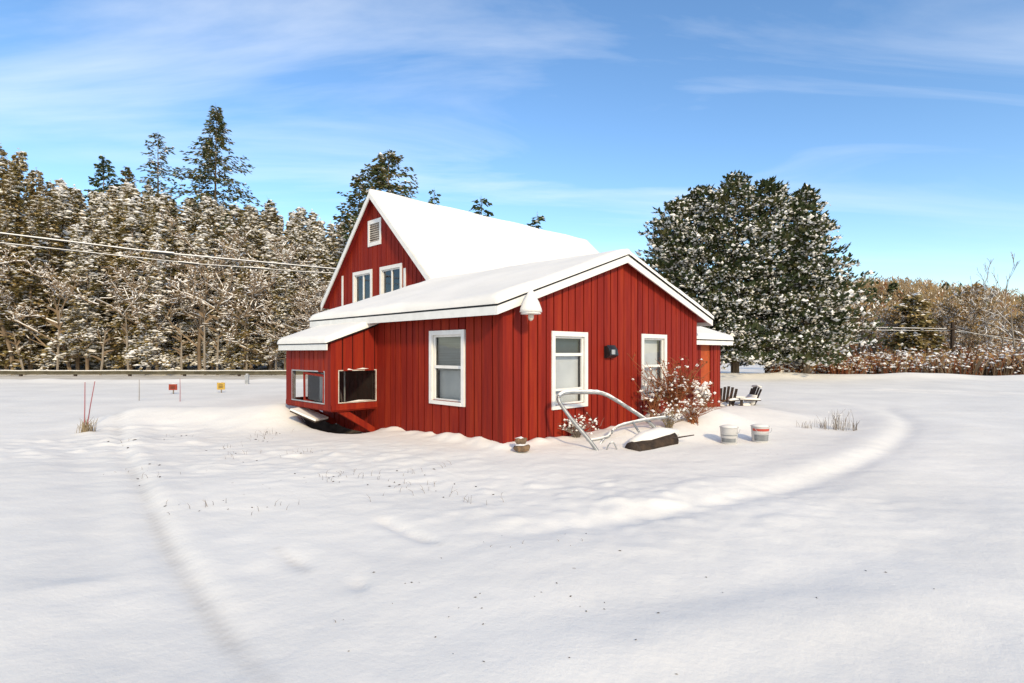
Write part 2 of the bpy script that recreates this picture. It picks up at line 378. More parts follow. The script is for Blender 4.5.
wall(w, 'y', MX, MY0, MY1, -.4, mt, [(10.6,11.8,3.55,4.66),(8.7,9.9,3.55,4.66),(9.98,10.74,5.64,6.40)], -1, batt=.28, brk=(MRY,))
wall(w, 'x', MY0, MX, MXE, -.4, lambda x: 3.9, [], -1, batt=.4)
wall(w, 'x', MY1, MX, MXE, -.4, lambda x: 3.7, [], 1, batt=.6)
wall(w, 'y', MXE, MY0, MY1, -.4, mt, [], 1, batt=.4, brk=(MRY,))
w.build('gable_wall', [M['siding'], M['sheath']], H)
# near-black sheets paint the shade of unlit rooms behind the glass
dk = MB(); dk.box(.5, 6.8, .9, .92, -.2, 2.5); dk.box(.9, .92, .6, 6.6, -.2, 2.5); dk.box(.3, 6.9, .3, 6.6, -.25, -.2); dk.box(4.6, 4.62, 8.3, 12.4, 3, 4.85); dk.box(-.07, -.05, 4.3, 6.4, .45, 1.9)
dk.build('shade_backing', M['dark'], H)

def roof_slab(mb, a, b, c, d, th, mi=0):   # four top corners, thickness downwards
    top = [a, b, c, d]; bot = [(p[0], p[1], p[2]-th) for p in top]; mb.hexa(bot, top, mi)
def snow_slab(mb, P, nu, nv, th, seed, rim=.16, mi=0):
    """P(u,v) on the roof deck; bumpy blanket with rounded rims"""
    rng = np.random.RandomState(seed); vs = []; o = rng.rand(2)*50
    L_u = (Vector(P(1,.5))-Vector(P(0,.5))).length; L_v = (Vector(P(.5,1))-Vector(P(.5,0))).length
    def co(n): 
        e = [0, .012, .035, .07]; return e + list(np.linspace(.11, .89, n)) + [1-x for x in reversed(e)]
    us = co(nu); vv = co(nv)
    for v in vv:
        for u in us:
            p = P(u, v); d = min(min(u, 1-u)*L_u, min(v, 1-v)*L_v)
            k = math.sqrt(max(0, 1-(1-min(d/rim, 1))**2)); nz = float(vnoise(np.array([u*L_u*.6+o[0]]), np.array([v*L_v*.6+o[1]]))[0])
            n2 = float(vnoise(np.array([u*L_u*2.2+o[1]]), np.array([v*L_v*2.2+o[0]]))[0])
            n3 = float(vnoise(np.array([u*L_u*5+o[1]]), np.array([v*L_v*5+o[0]]))[0])
            e = .03*n3*(1-k)
            vs.append((p[0]+e, p[1]+e, p[2] + (.45+.55*k)*th*(1+.35*nz+.18*n2)))
    nU, nV = len(us), len(vv)
    fs = [(j*nU+i, j*nU+i+1, (j+1)*nU+i+1, (j+1)*nU+i) for j in range(nV-1) for i in range(nU-1)]
    ring = [i for i in range(nU)] + [j*nU+nU-1 for j in range(1, nV)] + [(nV-1)*nU+i for i in range(nU-2, -1, -1)] + [j*nU for j in range(nV-2, 0, -1)]
    n0 = len(vs)
    for j in ring:
        u = us[j % nU]; v = vv[j//nU]; p = P(u, v); vs.append((p[0], p[1], p[2]+.002))
    for k in range(len(ring)):
        k2 = (k+1) % len(ring); fs.append((ring[k2], ring[k], n0+k, n0+k2))
    mb.add(vs, fs, mi)
lerp = lambda a, b, t: a+(b-a)*t
YF, YB = -.22, 6.95
rf = MB()
roof_slab(rf, (XL,YF,EL),(RX,YF,RZ),(RX,YB,RZ),(XL,YB,EL), .035, 1)
roof_slab(rf, (RX,YF,RZ),(XR,YF,ER),(XR,YB-.3,ER),(RX,YB-.3,RZ), .035, 1)
roof_slab(rf, (XL+.03,YF+.03,EL-.037),(RX,YF+.03,RZ-.037),(RX,YB-.02,RZ-.037),(XL+.03,YB-.02,EL-.037), .05, 0)
roof_slab(rf, (RX,YF+.03,RZ-.037),(XR-.03,YF+.03,ER-.037),(XR-.03,YB-.4,ER-.037),(RX,YB-.4,RZ-.037), .05, 0)
roof = rf.build('roof', [M['soffit'], M['edge']], H)
fa = MB(); fd = .15
for (xa, za, xb, zb) in ((XL, EL, RX, RZ), (RX, RZ, XR, ER)):      # rake boards
    fa.hexa([(xa,YF-.004,za-.037-fd),(xb,YF-.004,zb-.037-fd),(xb,YF+.028,zb-.037-fd),(xa,YF+.028,za-.037-fd)],
            [(xa,YF-.004,za-.037),(xb,YF-.004,zb-.037),(xb,YF+.028,zb-.037),(xa,YF+.028,za-.037)])
fa.box(XL-.004, XL+.026, YF+.03, YB, EL-.037-fd, EL-.037)
fa.box(XR-.026, XR+.004, YF+.03, YB-.4, ER-.037-fd, ER-.037)
fa.build('fascia', M['white'], roof)
sn = MB()
snow_slab(sn, lambda u, v: (lerp(XL-.02, RX, u), lerp(YF-.03, YB+.02, v), lerp(EL-.005, RZ, u)), 34, 40, .15, 1)
snow_slab(sn, lambda u, v: (lerp(RX, XR+.02, u), lerp(YF-.03, YB-.4, v), lerp(RZ, ER-.005, u)), 24, 34, .15, 2)
sn.tube([(RX, lerp(YF, YB, t/10), RZ+.01) for t in range(11)], .115, 8)
sn.build('roof_snow', M['roofsnow'], roof, True)
# tall roof
ZR0, ZR1 = 3.86, 3.62; X0, X1 = 3.40, 16.05; Y0, Y1 = 6.62, 14.06
rf = MB()
roof_slab(rf, (X0,Y0,ZR0),(X1,Y0,ZR0),(X1,MRY,MRZ),(X0,MRY,MRZ), .05, 1)
roof_slab(rf, (X0,MRY,MRZ),(X1,MRY,MRZ),(X1,Y1,ZR1),(X0,Y1,ZR1), .05, 1)
roof_slab(rf, (X0+.04,Y0+.02,ZR0-.055),(X1,Y0+.02,ZR0-.055),(X1,MRY,MRZ-.055),(X0+.04,MRY,MRZ-.055), .06, 0)
roof_slab(rf, (X0+.04,MRY,MRZ-.055),(X1,MRY,MRZ-.055),(X1,Y1-.02,ZR1-.055),(X0+.04,Y1-.02,ZR1-.055), .06, 0)
roof2 = rf.build('roof', [M['soffit'], M['edge']], H)
fa = MB()
for (ya, za, yb, zb) in ((Y0, ZR0, MRY, MRZ), (MRY, MRZ, Y1, ZR1)):
    fa.hexa([(X0-.006,ya,za-.2),(X0-.006,yb,zb-.2),(X0+.036,yb,zb-.2),(X0+.036,ya,za-.2)], [(X0-.006,ya,za+.012),(X0-.006,yb,zb+.012),(X0+.036,yb,zb+.012),(X0+.036,ya,za+.012)])
fa.build('fascia', M['white'], roof2)
sn = MB()
snow_slab(sn, lambda u, v: (lerp(X0+.01, X1+.02, u), lerp(Y0-.02, MRY, v), lerp(ZR0, MRZ, v)), 60, 26, .16, 3, .12)
snow_slab(sn, lambda u, v: (lerp(X0+.01, X1+.02, u), lerp(MRY, Y1+.02, v), lerp(MRZ, ZR1, v)), 40, 20, .16, 4, .12)
sn.tube([(lerp(X0+.02, X1, t/14), MRY, MRZ+.03+.02*math.sin(t*1.7)) for t in range(15)], .10, 8)
sn.build('roof_snow', M['roofsnow'], roof2, True)

# windows -------------------------------------------------------------
def window(axis, c, out, t0, t1, z0, z1, trim, back, kind='double', zm=None, low=None, fm='white', name='window', glass='glass'):
    """trim frame outside (t0..t1, z0..z1), sashes inside it; the thing is a part of the house with its own pieces"""
    def bx(mb, ta, tb, za, zb, d0, d1, mi=0):
        lo, hi = sorted((c+out*d0, c+out*d1))
        if axis == 'x': mb.box(ta, tb, lo, hi, za, zb, mi)
        else: mb.box(lo, hi, ta, tb, za, zb, mi)
    f = MB(); w_ = trim
    bx(f, t0, t0+w_, z0, z1, .002, .056); bx(f, t1-w_, t1, z0, z1, .002, .056)
    bx(f, t0+w_, t1-w_, z1-w_, z1, .002, .054); bx(f, t0+w_, t1-w_, z0, z0+w_*.8, .002, .062)
    o = f.build(name, M[fm], H)
    a, b = t0+w_-.008, t1-w_+.008; zl, zh = z0+w_*.8-.006, z1-w_+.006
    s = MB(); sw = .045
    bx(s, a, a+sw, zl, zh, -.05, -.005); bx(s, b-sw, b, zl, zh, -.05, -.005); bx(s, a+sw, b-sw, zl, zl+sw, -.05, -.006); bx(s, a+sw, b-sw, zh-sw, zh, -.05, -.006)
    if kind == 'double': zm = zm or (zl+zh)/2+.02; bx(s, a+sw, b-sw, zm-.03, zm+.03, -.05, .002); low and bx(s, a+sw, b-sw, low-.022, low+.022, -.05, .001)
    else: tm = (a+b)/2; bx(s, tm-.03, tm+.03, zl+sw, zh-sw, -.05, .002)
    s.build('sash', M[fm], o)
    g = MB(); bx(g, a+sw-.004, b-sw+.004, zl+sw-.004, zh-sw+.004, -.034, -.034); g.f = g.f[2:3] if axis == 'x' else g.f[5:6]; g.m = [0]; g.build('pane', M[glass], o)
    for (m, ta, tb, za, zb, d) in back:
        q = MB(); bx(q, lerp(a,b,ta), lerp(a,b,tb), lerp(zl,zh,za), lerp(zl,zh,zb), -d-.004, -d); q.build('curtain' if m == 'curtain' else 'blind_or_reflection', M[m], o)  # the dark blue sheet is a painted sky reflection, no fabric
    return o
window('x', 0, -1, 1.28, 2.42, .62, 2.16, .095, [('curtain',.02,.98,.0,.75,.13),('bluedark',.02,.98,.75,1.0,.13)], zm=1.70, low=1.0)
window('x', 0, -1, 4.51, 5.67, .62, 2.18, .095, [('curtain',.02,.98,.05,1.0,.16)])
window('y', 0, -1, 1.02, 2.13, .70, 2.18, .09, [('blind_or_reflection',.02,.98,.46,1.0,.10),('curtain',.02,.98,0,.46,.15)], glass='glass_dim')
window('y', MX, -1, 10.52, 11.88, 3.47, 4.74, .12, [], 'slide'); window('y', MX, -1, 8.61, 9.99, 3.47, 4.74, .12, [], 'slide')
v = MB()                    # louvred vent under the peak
v.box(MX-.05, MX-.002, 9.92, 10.02, 5.56, 6.5); v.box(MX-.05, MX-.002, 10.70, 10.80, 5.56, 6.5)
v.box(MX-.048, MX-.002, 10.02, 10.70, 6.36, 6.5); v.box(MX-.055, MX-.002, 10.02, 10.70, 5.56, 5.70)
vo = v.build('attic_vent', M['white'], H)
lv = MB()
for i in range(8):
    z = 5.72+i*.08; lv.hexa([(MX-.04,10.02,z),(MX-.04,10.70,z),(MX-.03,10.70,z+.0),(MX-.03,10.02,z)], [(MX+.03,10.02,z+.07),(MX+.03,10.70,z+.07),(MX+.04,10.70,z+.07),(MX+.04,10.02,z+.07)])
lv.box(MX+.06, MX+.07, 10, 10.72, 5.6, 6.4); lv.build('louvre', M['white_old'], vo)
for yy, zt in ((12.70, 4.70), (8.46, 4.55)):
    t = MB(); t.box(MX-.045, MX-.002, yy-.06, yy+.06, 3.3, zt); t.build('trim_board', M['white'], H)

# window box on the left wall (old lean-to bay) -----------------------------
BX, BY0, BY1 = -1.14, 4.2, 6.5; BZ = .5
def b_top(x): return lerp(1.98, 2.42, (x+1.26)/1.26)-.05
w = MB()
wall(w, 'y', BX, BY0, BY1, BZ, lambda y: b_top(BX), [(4.48,6.14,.62,1.30)], -1, .06)
wall(w, 'x', BY0, BX+.03, 0, BZ, b_top, [(-.97,-.06,.64,1.33)], -1, .06)
wall(w, 'x', BY1, BX+.03, 0, BZ, b_top, [(-.95,-.60,.62,1.40)], 1, .06)
w.box(BX, 0, BY0, BY1, BZ-.06, BZ-.002)
w.box(BX-.03, 0, BY0-.035, BY0-.003, BZ-.03, BZ+.10); w.box(BX-.032, BX-.003, BY0-.035, BY1, BZ-.03, BZ+.08)
w.box(BX-.03, BX+.06, BY0-.032, BY0+.02, BZ, b_top(BX))
bay = w.build('bay_wall', [M['siding'], M['sheath']], H)
for yy in (4.32, 6.2): br = MB(); br.beam((-.9,yy,.47), (.0,yy,-.10), .10, .14); br.build('brace', M['siding'], H)
def open_frame(name, axis, c, out, t0, t1, z0, z1, m, mull, tw=.028):
    f = MB()
    def bx(ta, tb, za, zb, d0, d1):
        lo, hi = sorted((c+out*d0, c+out*d1))
        (f.box(ta, tb, lo, hi, za, zb) if axis == 'x' else f.box(lo, hi, ta, tb, za, zb))
    bx(t0-tw, t0, z0-tw, z1+tw, -.05, .03); bx(t1, t1+tw, z0-tw, z1+tw, -.05, .03); bx(t0, t1, z1, z1+tw, -.05, .031); bx(t0, t1, z0-tw, z0, -.05, .045)
    for t in mull: bx(t-.035, t+.035, z0, z1, -.04, .01)
    return f.build(name, M[m], H)
wf = open_frame('window', 'y', BX, -1, 4.48, 6.14, .62, 1.30, 'grey', [])
s = MB()                    # loose sash hanging askew in the opening
for a, b in (((-1.15,5.50,.60),(-1.13,5.56,1.28)), ((-1.15,5.50,.62),(-1.15,4.52,.57)), ((-1.13,5.56,1.26),(-1.13,4.55,1.22)), ((-1.15,4.53,.58),(-1.13,4.56,1.22))): s.beam(a, b, .045, .05)
s.build('sash', M['siding'], wf)
g = MB(); g.add([(-1.12,4.50,.63),(-1.12,5.52,.63),(-1.12,5.52,1.28),(-1.12,4.50,1.28)], [(0,3,2,1)]); g.build('pane', M['glass_dim'], wf)
wf2 = open_frame('window', 'x', BY0, -1, -.97, -.06, .64, 1.33, 'white_old', [], .022)
g = MB(); g.add([(-.97,BY0+.02,.64),(-.06,BY0+.02,.64),(-.06,BY0+.02,1.33),(-.97,BY0+.02,1.33)], [(0,1,2,3)]); g.build('pane', M['glass_dim'], wf2)
for c_, q_ in (((-.5, BY0-.02, .645), (.42, .04, .03)), ((-.75, BY0-.045, 1.36), (.16, .03, .02)), ((-.4, BY0-.045, 1.37), (.14, .03, .02))): s = MB(); s.lump(c_, *q_, random); s.build('sill_snow', M['lump'], wf2)
inn = MB()                  # old frames and pipes stored in the bay
inn.tube([(-.75,5.0,.5),(-.72,5.0,.95),(-.62,5.05,1.05),(-.4,5.2,.8),(-.3,5.3,.5)], .025, 6); inn.tube([(-.45,4.9,.5),(-.45,4.9,1.3)], .02, 6)
inn.box(-.9, -.84, 4.9, 5.25, .5, 1.2); inn.box(-.6, -.35, 5.6, 5.75, .5, 1.1); inn.tube([(-.7,5.5,.5),(-.7,5.5,1.25)], .03, 6)
inn.build('shelf_frame', M['grey'], H)
rf = MB(); bxl = -1.30
P = lambda x, y: (x, y, lerp(1.965, 2.42, (x+1.26)/1.26))
roof_slab(rf, P(bxl,BY0-.1), P(0,BY0-.1), P(0,BY1+.12), P(bxl,BY1+.12), .03, 1)
br_ = rf.build('bay_roof', [M['soffit'], M['edge']], H)
f = MB(); f.box(bxl-.004, bxl+.024, BY0-.1, BY1+.12, P(bxl,0)[2]-.16, P(bxl,0)[2]-.032); f.build('fascia', M['white'], br_)
sn = MB(); snow_slab(sn, lambda u, v: P(lerp(bxl-.03, -.01, u), lerp(BY0-.13, BY1+.14, v)), 12, 16, .14, 8, .1); sn.build('roof_snow', M['roofsnow'], br_, True)

# small wing on the right -----------------------------------------------
WY0, WY1, WX0, WX1 = .6, 3.2, 7.345, 10.1
w = MB(); wall(w, 'x', WY0, WX0, WX1, -.3, lambda x: 2.08, [(8.78,9.43,.3,2.0)], -1, .1); wall(w, 'y', WX1, WY0+.02, WY1, -.3, lambda y: 2.08 if y < .7 or y > 3.1 else 2.4, [], 1, .1)
w.build('side_wall', [M['siding'], M['sheath']], H)
d = MB(); d.box(8.78, 9.43, WY0+.01, WY0+.05, .3, 2.0); d.build('door', M['orange'], H)
rf = MB(); wr = 1.9
a = [(WX0,WY0-.3,2.12),(WX1+.3,WY0-.3,2.12),(WX1+.3,wr,2.62),(WX0,wr,2.62)]; roof_slab(rf, *a, .03, 1)
roof_slab(rf, (WX0,wr,2.62),(WX1+.3,wr,2.62),(WX1+.3,WY1+.3,2.12),(WX0,WY1+.3,2.12), .03, 1)
ro = rf.build('side_roof', [M['soffit'], M['edge']], H)
f = MB(); f.box(WX0, WX1+.3, WY0-.304, WY0-.276, 1.96, 2.085); f.build('fascia', M['white'], ro)
sn = MB(); snow_slab(sn, lambda u, v: (lerp(WX0, WX1+.32, u), lerp(WY0-.32, wr, v), lerp(2.12, 2.62, v)), 12, 10, .17, 11, .14)
snow_slab(sn, lambda u, v: (lerp(WX0, WX1+.32, u), lerp(wr, WY1+.3, v), lerp(2.62, 2.12, v)), 12, 10, .17, 12, .14); sn.build('roof_snow', M['roofsnow'], ro, True)

# fittings on the front wall ----------------------------------------------
ex = MB(); ex.box(3.04, 3.31, -.10, -.022, 1.62, 1.88); ex.hexa([(3.02,-.2,1.68),(3.33,-.2,1.68),(3.33,-.1,1.62),(3.02,-.1,1.62)], [(3.02,-.16,1.82),(3.33,-.16,1.82),(3.33,-.1,1.90),(3.02,-.1,1.90)])
exo = ex.build('vent_hood', M['black'], H)
e = MB(); e.box(3.07, 3.19, -.206, -.190, 1.70, 1.80); e.build('flap', M['grey'], exo)
fl = MB(); fx, fy = .28, -.42
fl.tube([(.7,-.02,2.55),(.55,-.15,2.62),(fx,fy,2.60)], .025, 8); fl.box(.62, .78, -.05, -.022, 2.47, 2.63)
fl.lathe([(.05,.28),(.07,.22),(.17,.03),(.185,0),(.175,.0),(.05,.12)], 18, 0, (fx,fy,2.42))
flo = fl.build('floodlight', M['white'], H, True)
b = MB(); b.lathe([(.03,.14),(.05,.08),(.055,.03),(.04,-.01),(.01,-.03)], 12, 0, (fx,fy,2.33)); b.build('bulb', mat('lamp_glass', (.55,.5,.42), None, .2), flo, True)
b = MB(); b.lathe([(.2,0),(.19,.06),(.15,.17),(.085,.29),(.045,.37),(.012,.42)], 16, 0, (fx,fy,2.455)); b.build('snow_cap', M['roofsnow'], flo, True)

# ------------------------------------------------------------------ vegetation generators
def conifer_crown(seed, Hh, Rr, z0, mats_n=2, snow=.6, shape=.85, nb=120, spray=.42, lump=.2, droop=.35, ragged=.25, gap=0.0, nper=9, upright=0, rnd=.42, clump=False, fine=1.0):
    rng = random.Random(seed); mb = MB()
    lobes = [rng.uniform(.7, 1.2) for _ in range(9)]
    for i in range(nb):
        t = (i+rng.random())/nb; t = t**.85
        z = z0+(Hh-z0)*t; 
        if gap and math.sin(t*26+seed) < gap-.6: continue
        az = rng.uniform(0, 2*math.pi)
        Lb = Rr*((1-t)**shape)*rng.uniform(1-ragged*1.6, 1+ragged)*lobes[int(t*8.99)] + .18
        ca, sa = math.cos(az), math.sin(az); rise = rng.uniform(-.05, .35)*(t*.9) 
        sn_ = snow*(rng.choice([.25, .7, 1.25, 1.4]) if clump else 1)
        n = max(2, int(nper*(Lb/Rr)**.8+1.5))
        for k in range(n):
            s = (k+rng.uniform(.2, 1.0))/n; s = .12+.88*s**.8
            d = Lb*s; zz = z + rise*d - droop*d*d/(Rr+.3) + rng.uniform(-.15, .15)
            side = rng.uniform(-.42, .42)*(Lb*.45+.25)*(1.1-s*.5)
            cx, cy = ca*d - sa*side, sa*d + ca*side
            # three narrow sprays of needles fanning outwards and down
            mi = 0 if rng.random() < .6 else 1
            for q in range(3):
                a2 = az + rng.uniform(-1.1, 1.1); l = spray*rng.uniform(.6, 1.35); wd = l*rng.uniform(.22, .4)*fine; dz = rng.uniform(-.6+upright*1.2, .12+upright*1.6)*l
                ex, ey = math.cos(a2), math.sin(a2); px, py = -ey*wd, ex*wd; tw = rng.uniform(-1, 1)*wd
                mb.add([(cx,cy,zz),(cx+ex*l*.55+px,cy+ey*l*.55+py,zz+dz*.4+tw),(cx+ex*l,cy+ey*l,zz+dz),(cx+ex*l*.55-px,cy+ey*l*.55-py,zz+dz*.4-tw)], [(0,1,2,3)], mi)
            pz = .5+.5*math.sin(cx*1.7+seed)*math.sin(cy*1.9+seed*.7)+.35*math.sin(zz*2.6+cx*1.1+cy*.8+seed); sq = sn_*max(.08, min(1.6, .25+1.25*pz))
            if rng.random() < sq:
                q = lump*rng.uniform(.5, 1.5); mb.lump((cx+ca*spray*.3, cy+sa*spray*.3, zz+.03), q, q*rng.uniform(.5,.9), q*rng.uniform(rnd*.75,rnd*1.3), rng, 2)
            if rng.random() < sq*.75:
                q = lump*rng.uniform(.35, .8); mb.lump((cx+rng.uniform(-.3,.3), cy+rng.uniform(-.3,.3), zz-rng.uniform(0,.25)), q, q*.7, q*.45, rng, 2)
    for k in range(16):      # the leading shoot
        a = rng.uniform(0, 6.28); zz = Hh-.9*spray*(k/6)+.35; l = spray*(.35+k*.07); ex, ey = math.cos(a)*l, math.sin(a)*l; wd = spray*.12
        mb.add([(-ey*wd,ex*wd,zz-.2),(ey*wd,-ex*wd,zz-.2),(ex,ey,zz+spray*rng.uniform(.1,.6))], [(0,1,2)], 0)
        if rng.random() < snow*.5: mb.lump((ex*.5, ey*.5, zz), lump*.5, lump*.4, lump*.3, rng, 2)
    return mb
def conifer_trunk(Hh, r, seed, stubs=14, zs=.1):
    rng = random.Random(seed); mb = MB()
    pts = [(rng.uniform(-.06,.06)*i/4, rng.uniform(-.06,.06)*i/4, -.3+(Hh+.2)*i/7) for i in range(8)]
    mb.tube(pts, [r*(1-.93*i/7) for i in range(8)], 7)
    for i in range(stubs):
        z = Hh*rng.uniform(zs, .9); a = rng.uniform(0, 6.28); l = rng.uniform(.5, 1.7)*(1-z/Hh*.6)
        mb.tube([(0,0,z),(math.cos(a)*l*.6,math.sin(a)*l*.6,z-.02*l),(math.cos(a)*l,math.sin(a)*l,z-.12*l)], [.05*r/.16,.03*r/.16,.012], 3)
    return mb
def conifer(name, loc, seed, Hh, Rr, z0, mats, label, cat, group=None, tr=.16, stubs=14, **kw):
    e = empty(name, loc, 0, label, cat, group)
    conifer_trunk(Hh, tr, seed, stubs).build('trunk', M['bark'], e)
    conifer_crown(seed, Hh, Rr, z0, **kw).build('crown', [M[m] for m in mats], e)
    return e
def branch_tree(seed, Hh, r, levels=4, spread=.55, snow=.5, up=.6, first=.25, mats=True, kids=(3,5), minr=.012, leaf=0, leafsize=.25, wander=.12):
    """leafless tree: trunk in one mesh, limbs and twigs (with snow lying along them) in another"""
    rng = random.Random(seed); tb = MB(); cb = MB()
    def grow(p, d, l, r_, lev, mb):
        n = 4; pts = [p.copy()]; q = p.copy(); dd = d.copy()
        for i in range(n):
            dd = (dd + Vector((rng.uniform(-1,1), rng.uniform(-1,1), rng.uniform(-.6,1)*up*.8))*wander*(1+lev*.6)).normalized(); q = q + dd*l/n; pts.append(q.copy())
        rr = [max(minr, r_*(1-.65*i/n)) for i in range(n+1)]
        mb.tube(pts, rr, 6 if lev == 0 else 3, 0, lev == 0)
        if lev > 0 and snow:
            for a, b, ra in zip(pts[:-1], pts[1:], rr):
                v = b-a
                if abs(v.normalized().z) < .86 and rng.random() < snow:
                    sd = v.cross(Vector((0,0,1))).normalized()*max(ra*1.15, minr*1.5); u = Vector((0,0,max(ra*1.5, minr*1.9)))
                    cb.add([tuple(a-sd+u*.45),tuple(a+sd+u*.45),tuple(b+sd+u*.45),tuple(b-sd+u*.45),tuple(a+u*1.3),tuple(b+u*1.3)], [(0,4,5,3),(1,2,5,4),(0,1,4),(3,5,2)], 1)
        if lev >= levels:
            if leaf and rng.random() < leaf:
                for _ in range(3):
                    c = pts[-1]+Vector((rng.uniform(-.2,.2),rng.uniform(-.2,.2),rng.uniform(-.2,.2))); s_ = leafsize*rng.uniform(.5,1.2)
                    a, b = Vector((rng.uniform(-1,1),rng.uniform(-1,1),rng.uniform(-1,1)))*s_, Vector((rng.uniform(-1,1),rng.uniform(-1,1),rng.uniform(-1,1)))*s_
                    cb.add([tuple(c),tuple(c+a),tuple(c+a+b),tuple(c+b)], [(0,1,2,3)], 2)
            return
        for _ in range(rng.randint(*kids) + (4 if lev == 0 else 0)):
            t = rng.uniform(first if lev == 0 else .25, 1); i = min(n-1, int(t*n)); f = t*n-i
            b = pts[i].lerp(pts[i+1], f); base = (pts[i+1]-pts[i]).normalized()
            rd = Vector((rng.uniform(-1,1), rng.uniform(-1,1), rng.uniform(-.3,.6))).normalized()
            nd = (base*(1-spread)+rd*spread*1.4+Vector((0,0,up*.25))).normalized()
            grow(b, nd, l*rng.uniform(.38,.68)*(1.15-t*.4), max(minr, rr[i]*.55), lev+1, cb)
    grow(Vector((0,0,-.2)), Vector((rng.uniform(-.06,.06),rng.uniform(-.06,.06),1)), Hh*.8, r, 0, tb)
    return tb, cb
def bare_tree(name, loc, seed, label, cat, group, tm, cm, rz=0, **kw):
    e = empty(name, loc, rz, label, cat, group); a, b = branch_tree(seed, **kw)
    a.build('trunk', M[tm], e); b.build('branches', [M[cm], M['lump'], M['ochre']], e); return e
def wp(px, Y): return (px-512)/F*Y
rng = random.Random(11)

# left wood: snow laden conifers in rows behind the road ----------------------
protos = []
LB = 'snow laden conifer in the dense wood behind the road'
for k, (h, r, z0, kw) in enumerate([
    (16, 2.7, 1.4, dict(nb=200, snow=.95, lump=.27, shape=1.1, nper=15, clump=True, spray=.35, fine=.85)),
    (17, 2.4, 1.8, dict(nb=195, snow=.9, lump=.25, shape=1.0, nper=15, clump=True, spray=.35, fine=.85)),
    (15, 3.0, 1.0, dict(nb=170, snow=1.0, lump=.29, shape=1.15, nper=15, clump=True, spray=.35, fine=.85)),
    (18, 2.3, 2.8, dict(nb=185, snow=.85, lump=.25, shape=.95, nper=15, clump=True, spray=.35, fine=.85, ragged=.35)),
    (16, 2.6, 1.2, dict(nb=190, snow=.5, lump=.2, shape=1.1, nper=15, clump=True, spray=.35, fine=.85))]):
    e = conifer('snowy_conifer', (0,0,0), 40+k, h, r, z0, ['needle_b', 'needle', 'lump'] if k == 4 else ['needle', 'needle_b', 'lump'], LB, 'conifer', 'snowy conifers in the left wood', tr=.17, stubs=26, **kw)
    protos.append((e, h))
def topline(px):    # row of the wood's upper edge in the photograph
    return np.interp(px, [-40, 0, 30, 60, 110, 150, 190, 230, 270, 310, 350, 400, 470, 560], [146, 152, 166, 184, 186, 184, 197, 206, 209, 215, 222, 232, 240, 250])
spots = []
for Y, step, x0, x1, f in ((43.2, 2.5, -60, 352, .74), (46, 2.4, -60, 355, .88), (50, 2.5, -60, 360, .97), (56, 2.5, -50, 380, 1.0), (61, 2.6, -40, 400, 1.0), (66, 2.8, -40, 420, 1.0), (74, 4.0, -30, 480, .96)):
    X = wp(x0, Y)
    while X < wp(x1, Y):
        spots.append((X+rng.uniform(-.7, .7), Y+rng.uniform(-1.3, 1.3), f)); X += step
used = set()
for i, (X, Y, f) in enumerate(spots):
    px = 512+F*X/Y; g0 = ghs(X, Y); zt = CH+(HZ-topline(px))/F*Y
    hh = (zt-g0)*f*rng.uniform(.82 if Y < 52 else .9, 1.05)
    k = rng.choice([0, 0, 1, 1, 2, 3, 3, 4]); 
    if px < 52: k = rng.choice([4, 4, 4, 4, 2])
    e, ph = protos[k]; s = hh/ph; w_ = s*rng.uniform(1.0, 1.3) if s < 1.2 else 1.25
    if k in used: dup(e, (X, Y, g0), rng.uniform(0, 6.28), (w_, w_, s))
    else: e.location = (X, Y, g0); e.rotation_euler.z = rng.uniform(0, 6.28); e.scale = (w_, w_, s); used.add(k)
for k, (e, ph) in enumerate(protos):
    if k not in used: e.location = (wp(100+40*k, 60), 60, ghs(wp(100+40*k, 60), 60))
# trees that stand clear of the wood's edge
def clear(px, ytop, Y, seed, Rr, z0f, mats, label, name='pine_tree', cat='pine tree', **kw):
    X = wp(px, Y); g0 = ghs(X, Y); Hh = CH+(HZ-ytop)/F*Y-g0
    return conifer(name, (X, Y, g0), seed, Hh, Rr, Hh*z0f, mats, label, cat, None, tr=.28, **kw)
clear(216, 107, 62, 71, 5.3, .40, ['pine', 'pine_b', 'lump'], 'tallest dark green spruce rising high above the wood', 'spruce_tree', 'spruce tree', nb=260, snow=.14, lump=.16, shape=.80, spray=.44, droop=.22, ragged=.4, nper=22, fine=.5)
clear(158, 134, 66, 72, 3.2, .5, ['pine', 'pine_b', 'lump'], 'slender thin pine left of the tallest spruce', nb=110, snow=.12, lump=.18, shape=.6, spray=.4, droop=.1, ragged=.5, nper=15, fine=.5)
clear(104, 158, 68, 73, 2.4, .5, ['pine', 'pine', 'lump'], 'small round topped dark pine showing over the left wood', nb=120, snow=.05, shape=.5, spray=.4, nper=14, fine=.75)
clear(126, 168, 69, 74, 2.2, .5, ['needle_b', 'pine', 'lump'], 'brownish pine tip right beside the small round dark pine', nb=110, snow=.1, shape=.6, spray=.4, nper=14, fine=.75)
clear(268, 200, 75, 75, 1.6, .5, ['pine', 'pine', 'lump'], 'tiny dark pointed pine tip above the wood left of the gable', nb=50, snow=.05, shape=.8, spray=.6, nper=6)
clear(388, 153, 48, 76, 3.4, .38, ['pine', 'pine_b', 'lump'], 'broad dark pine rising behind the peak of the gable', nb=230, snow=.1, lump=.2, shape=.42, spray=.38, ragged=.45, droop=.1, nper=20, fine=.55)
clear(360, 176, 50, 77, 2.8, .4, ['pine', 'pine_b', 'lump'], 'loose dark pine left of the broad pine behind the gable', nb=130, snow=.12, lump=.18, shape=.5, spray=.36, ragged=.5, droop=.1, nper=15, fine=.75)
clear(434, 191, 80, 78, 1.4, .6, ['pine', 'pine', 'lump'], 'thin dark treetop just right of the gable peak above the roof ridge', nb=30, snow=.05, shape=.5, spray=.5, nper=5)
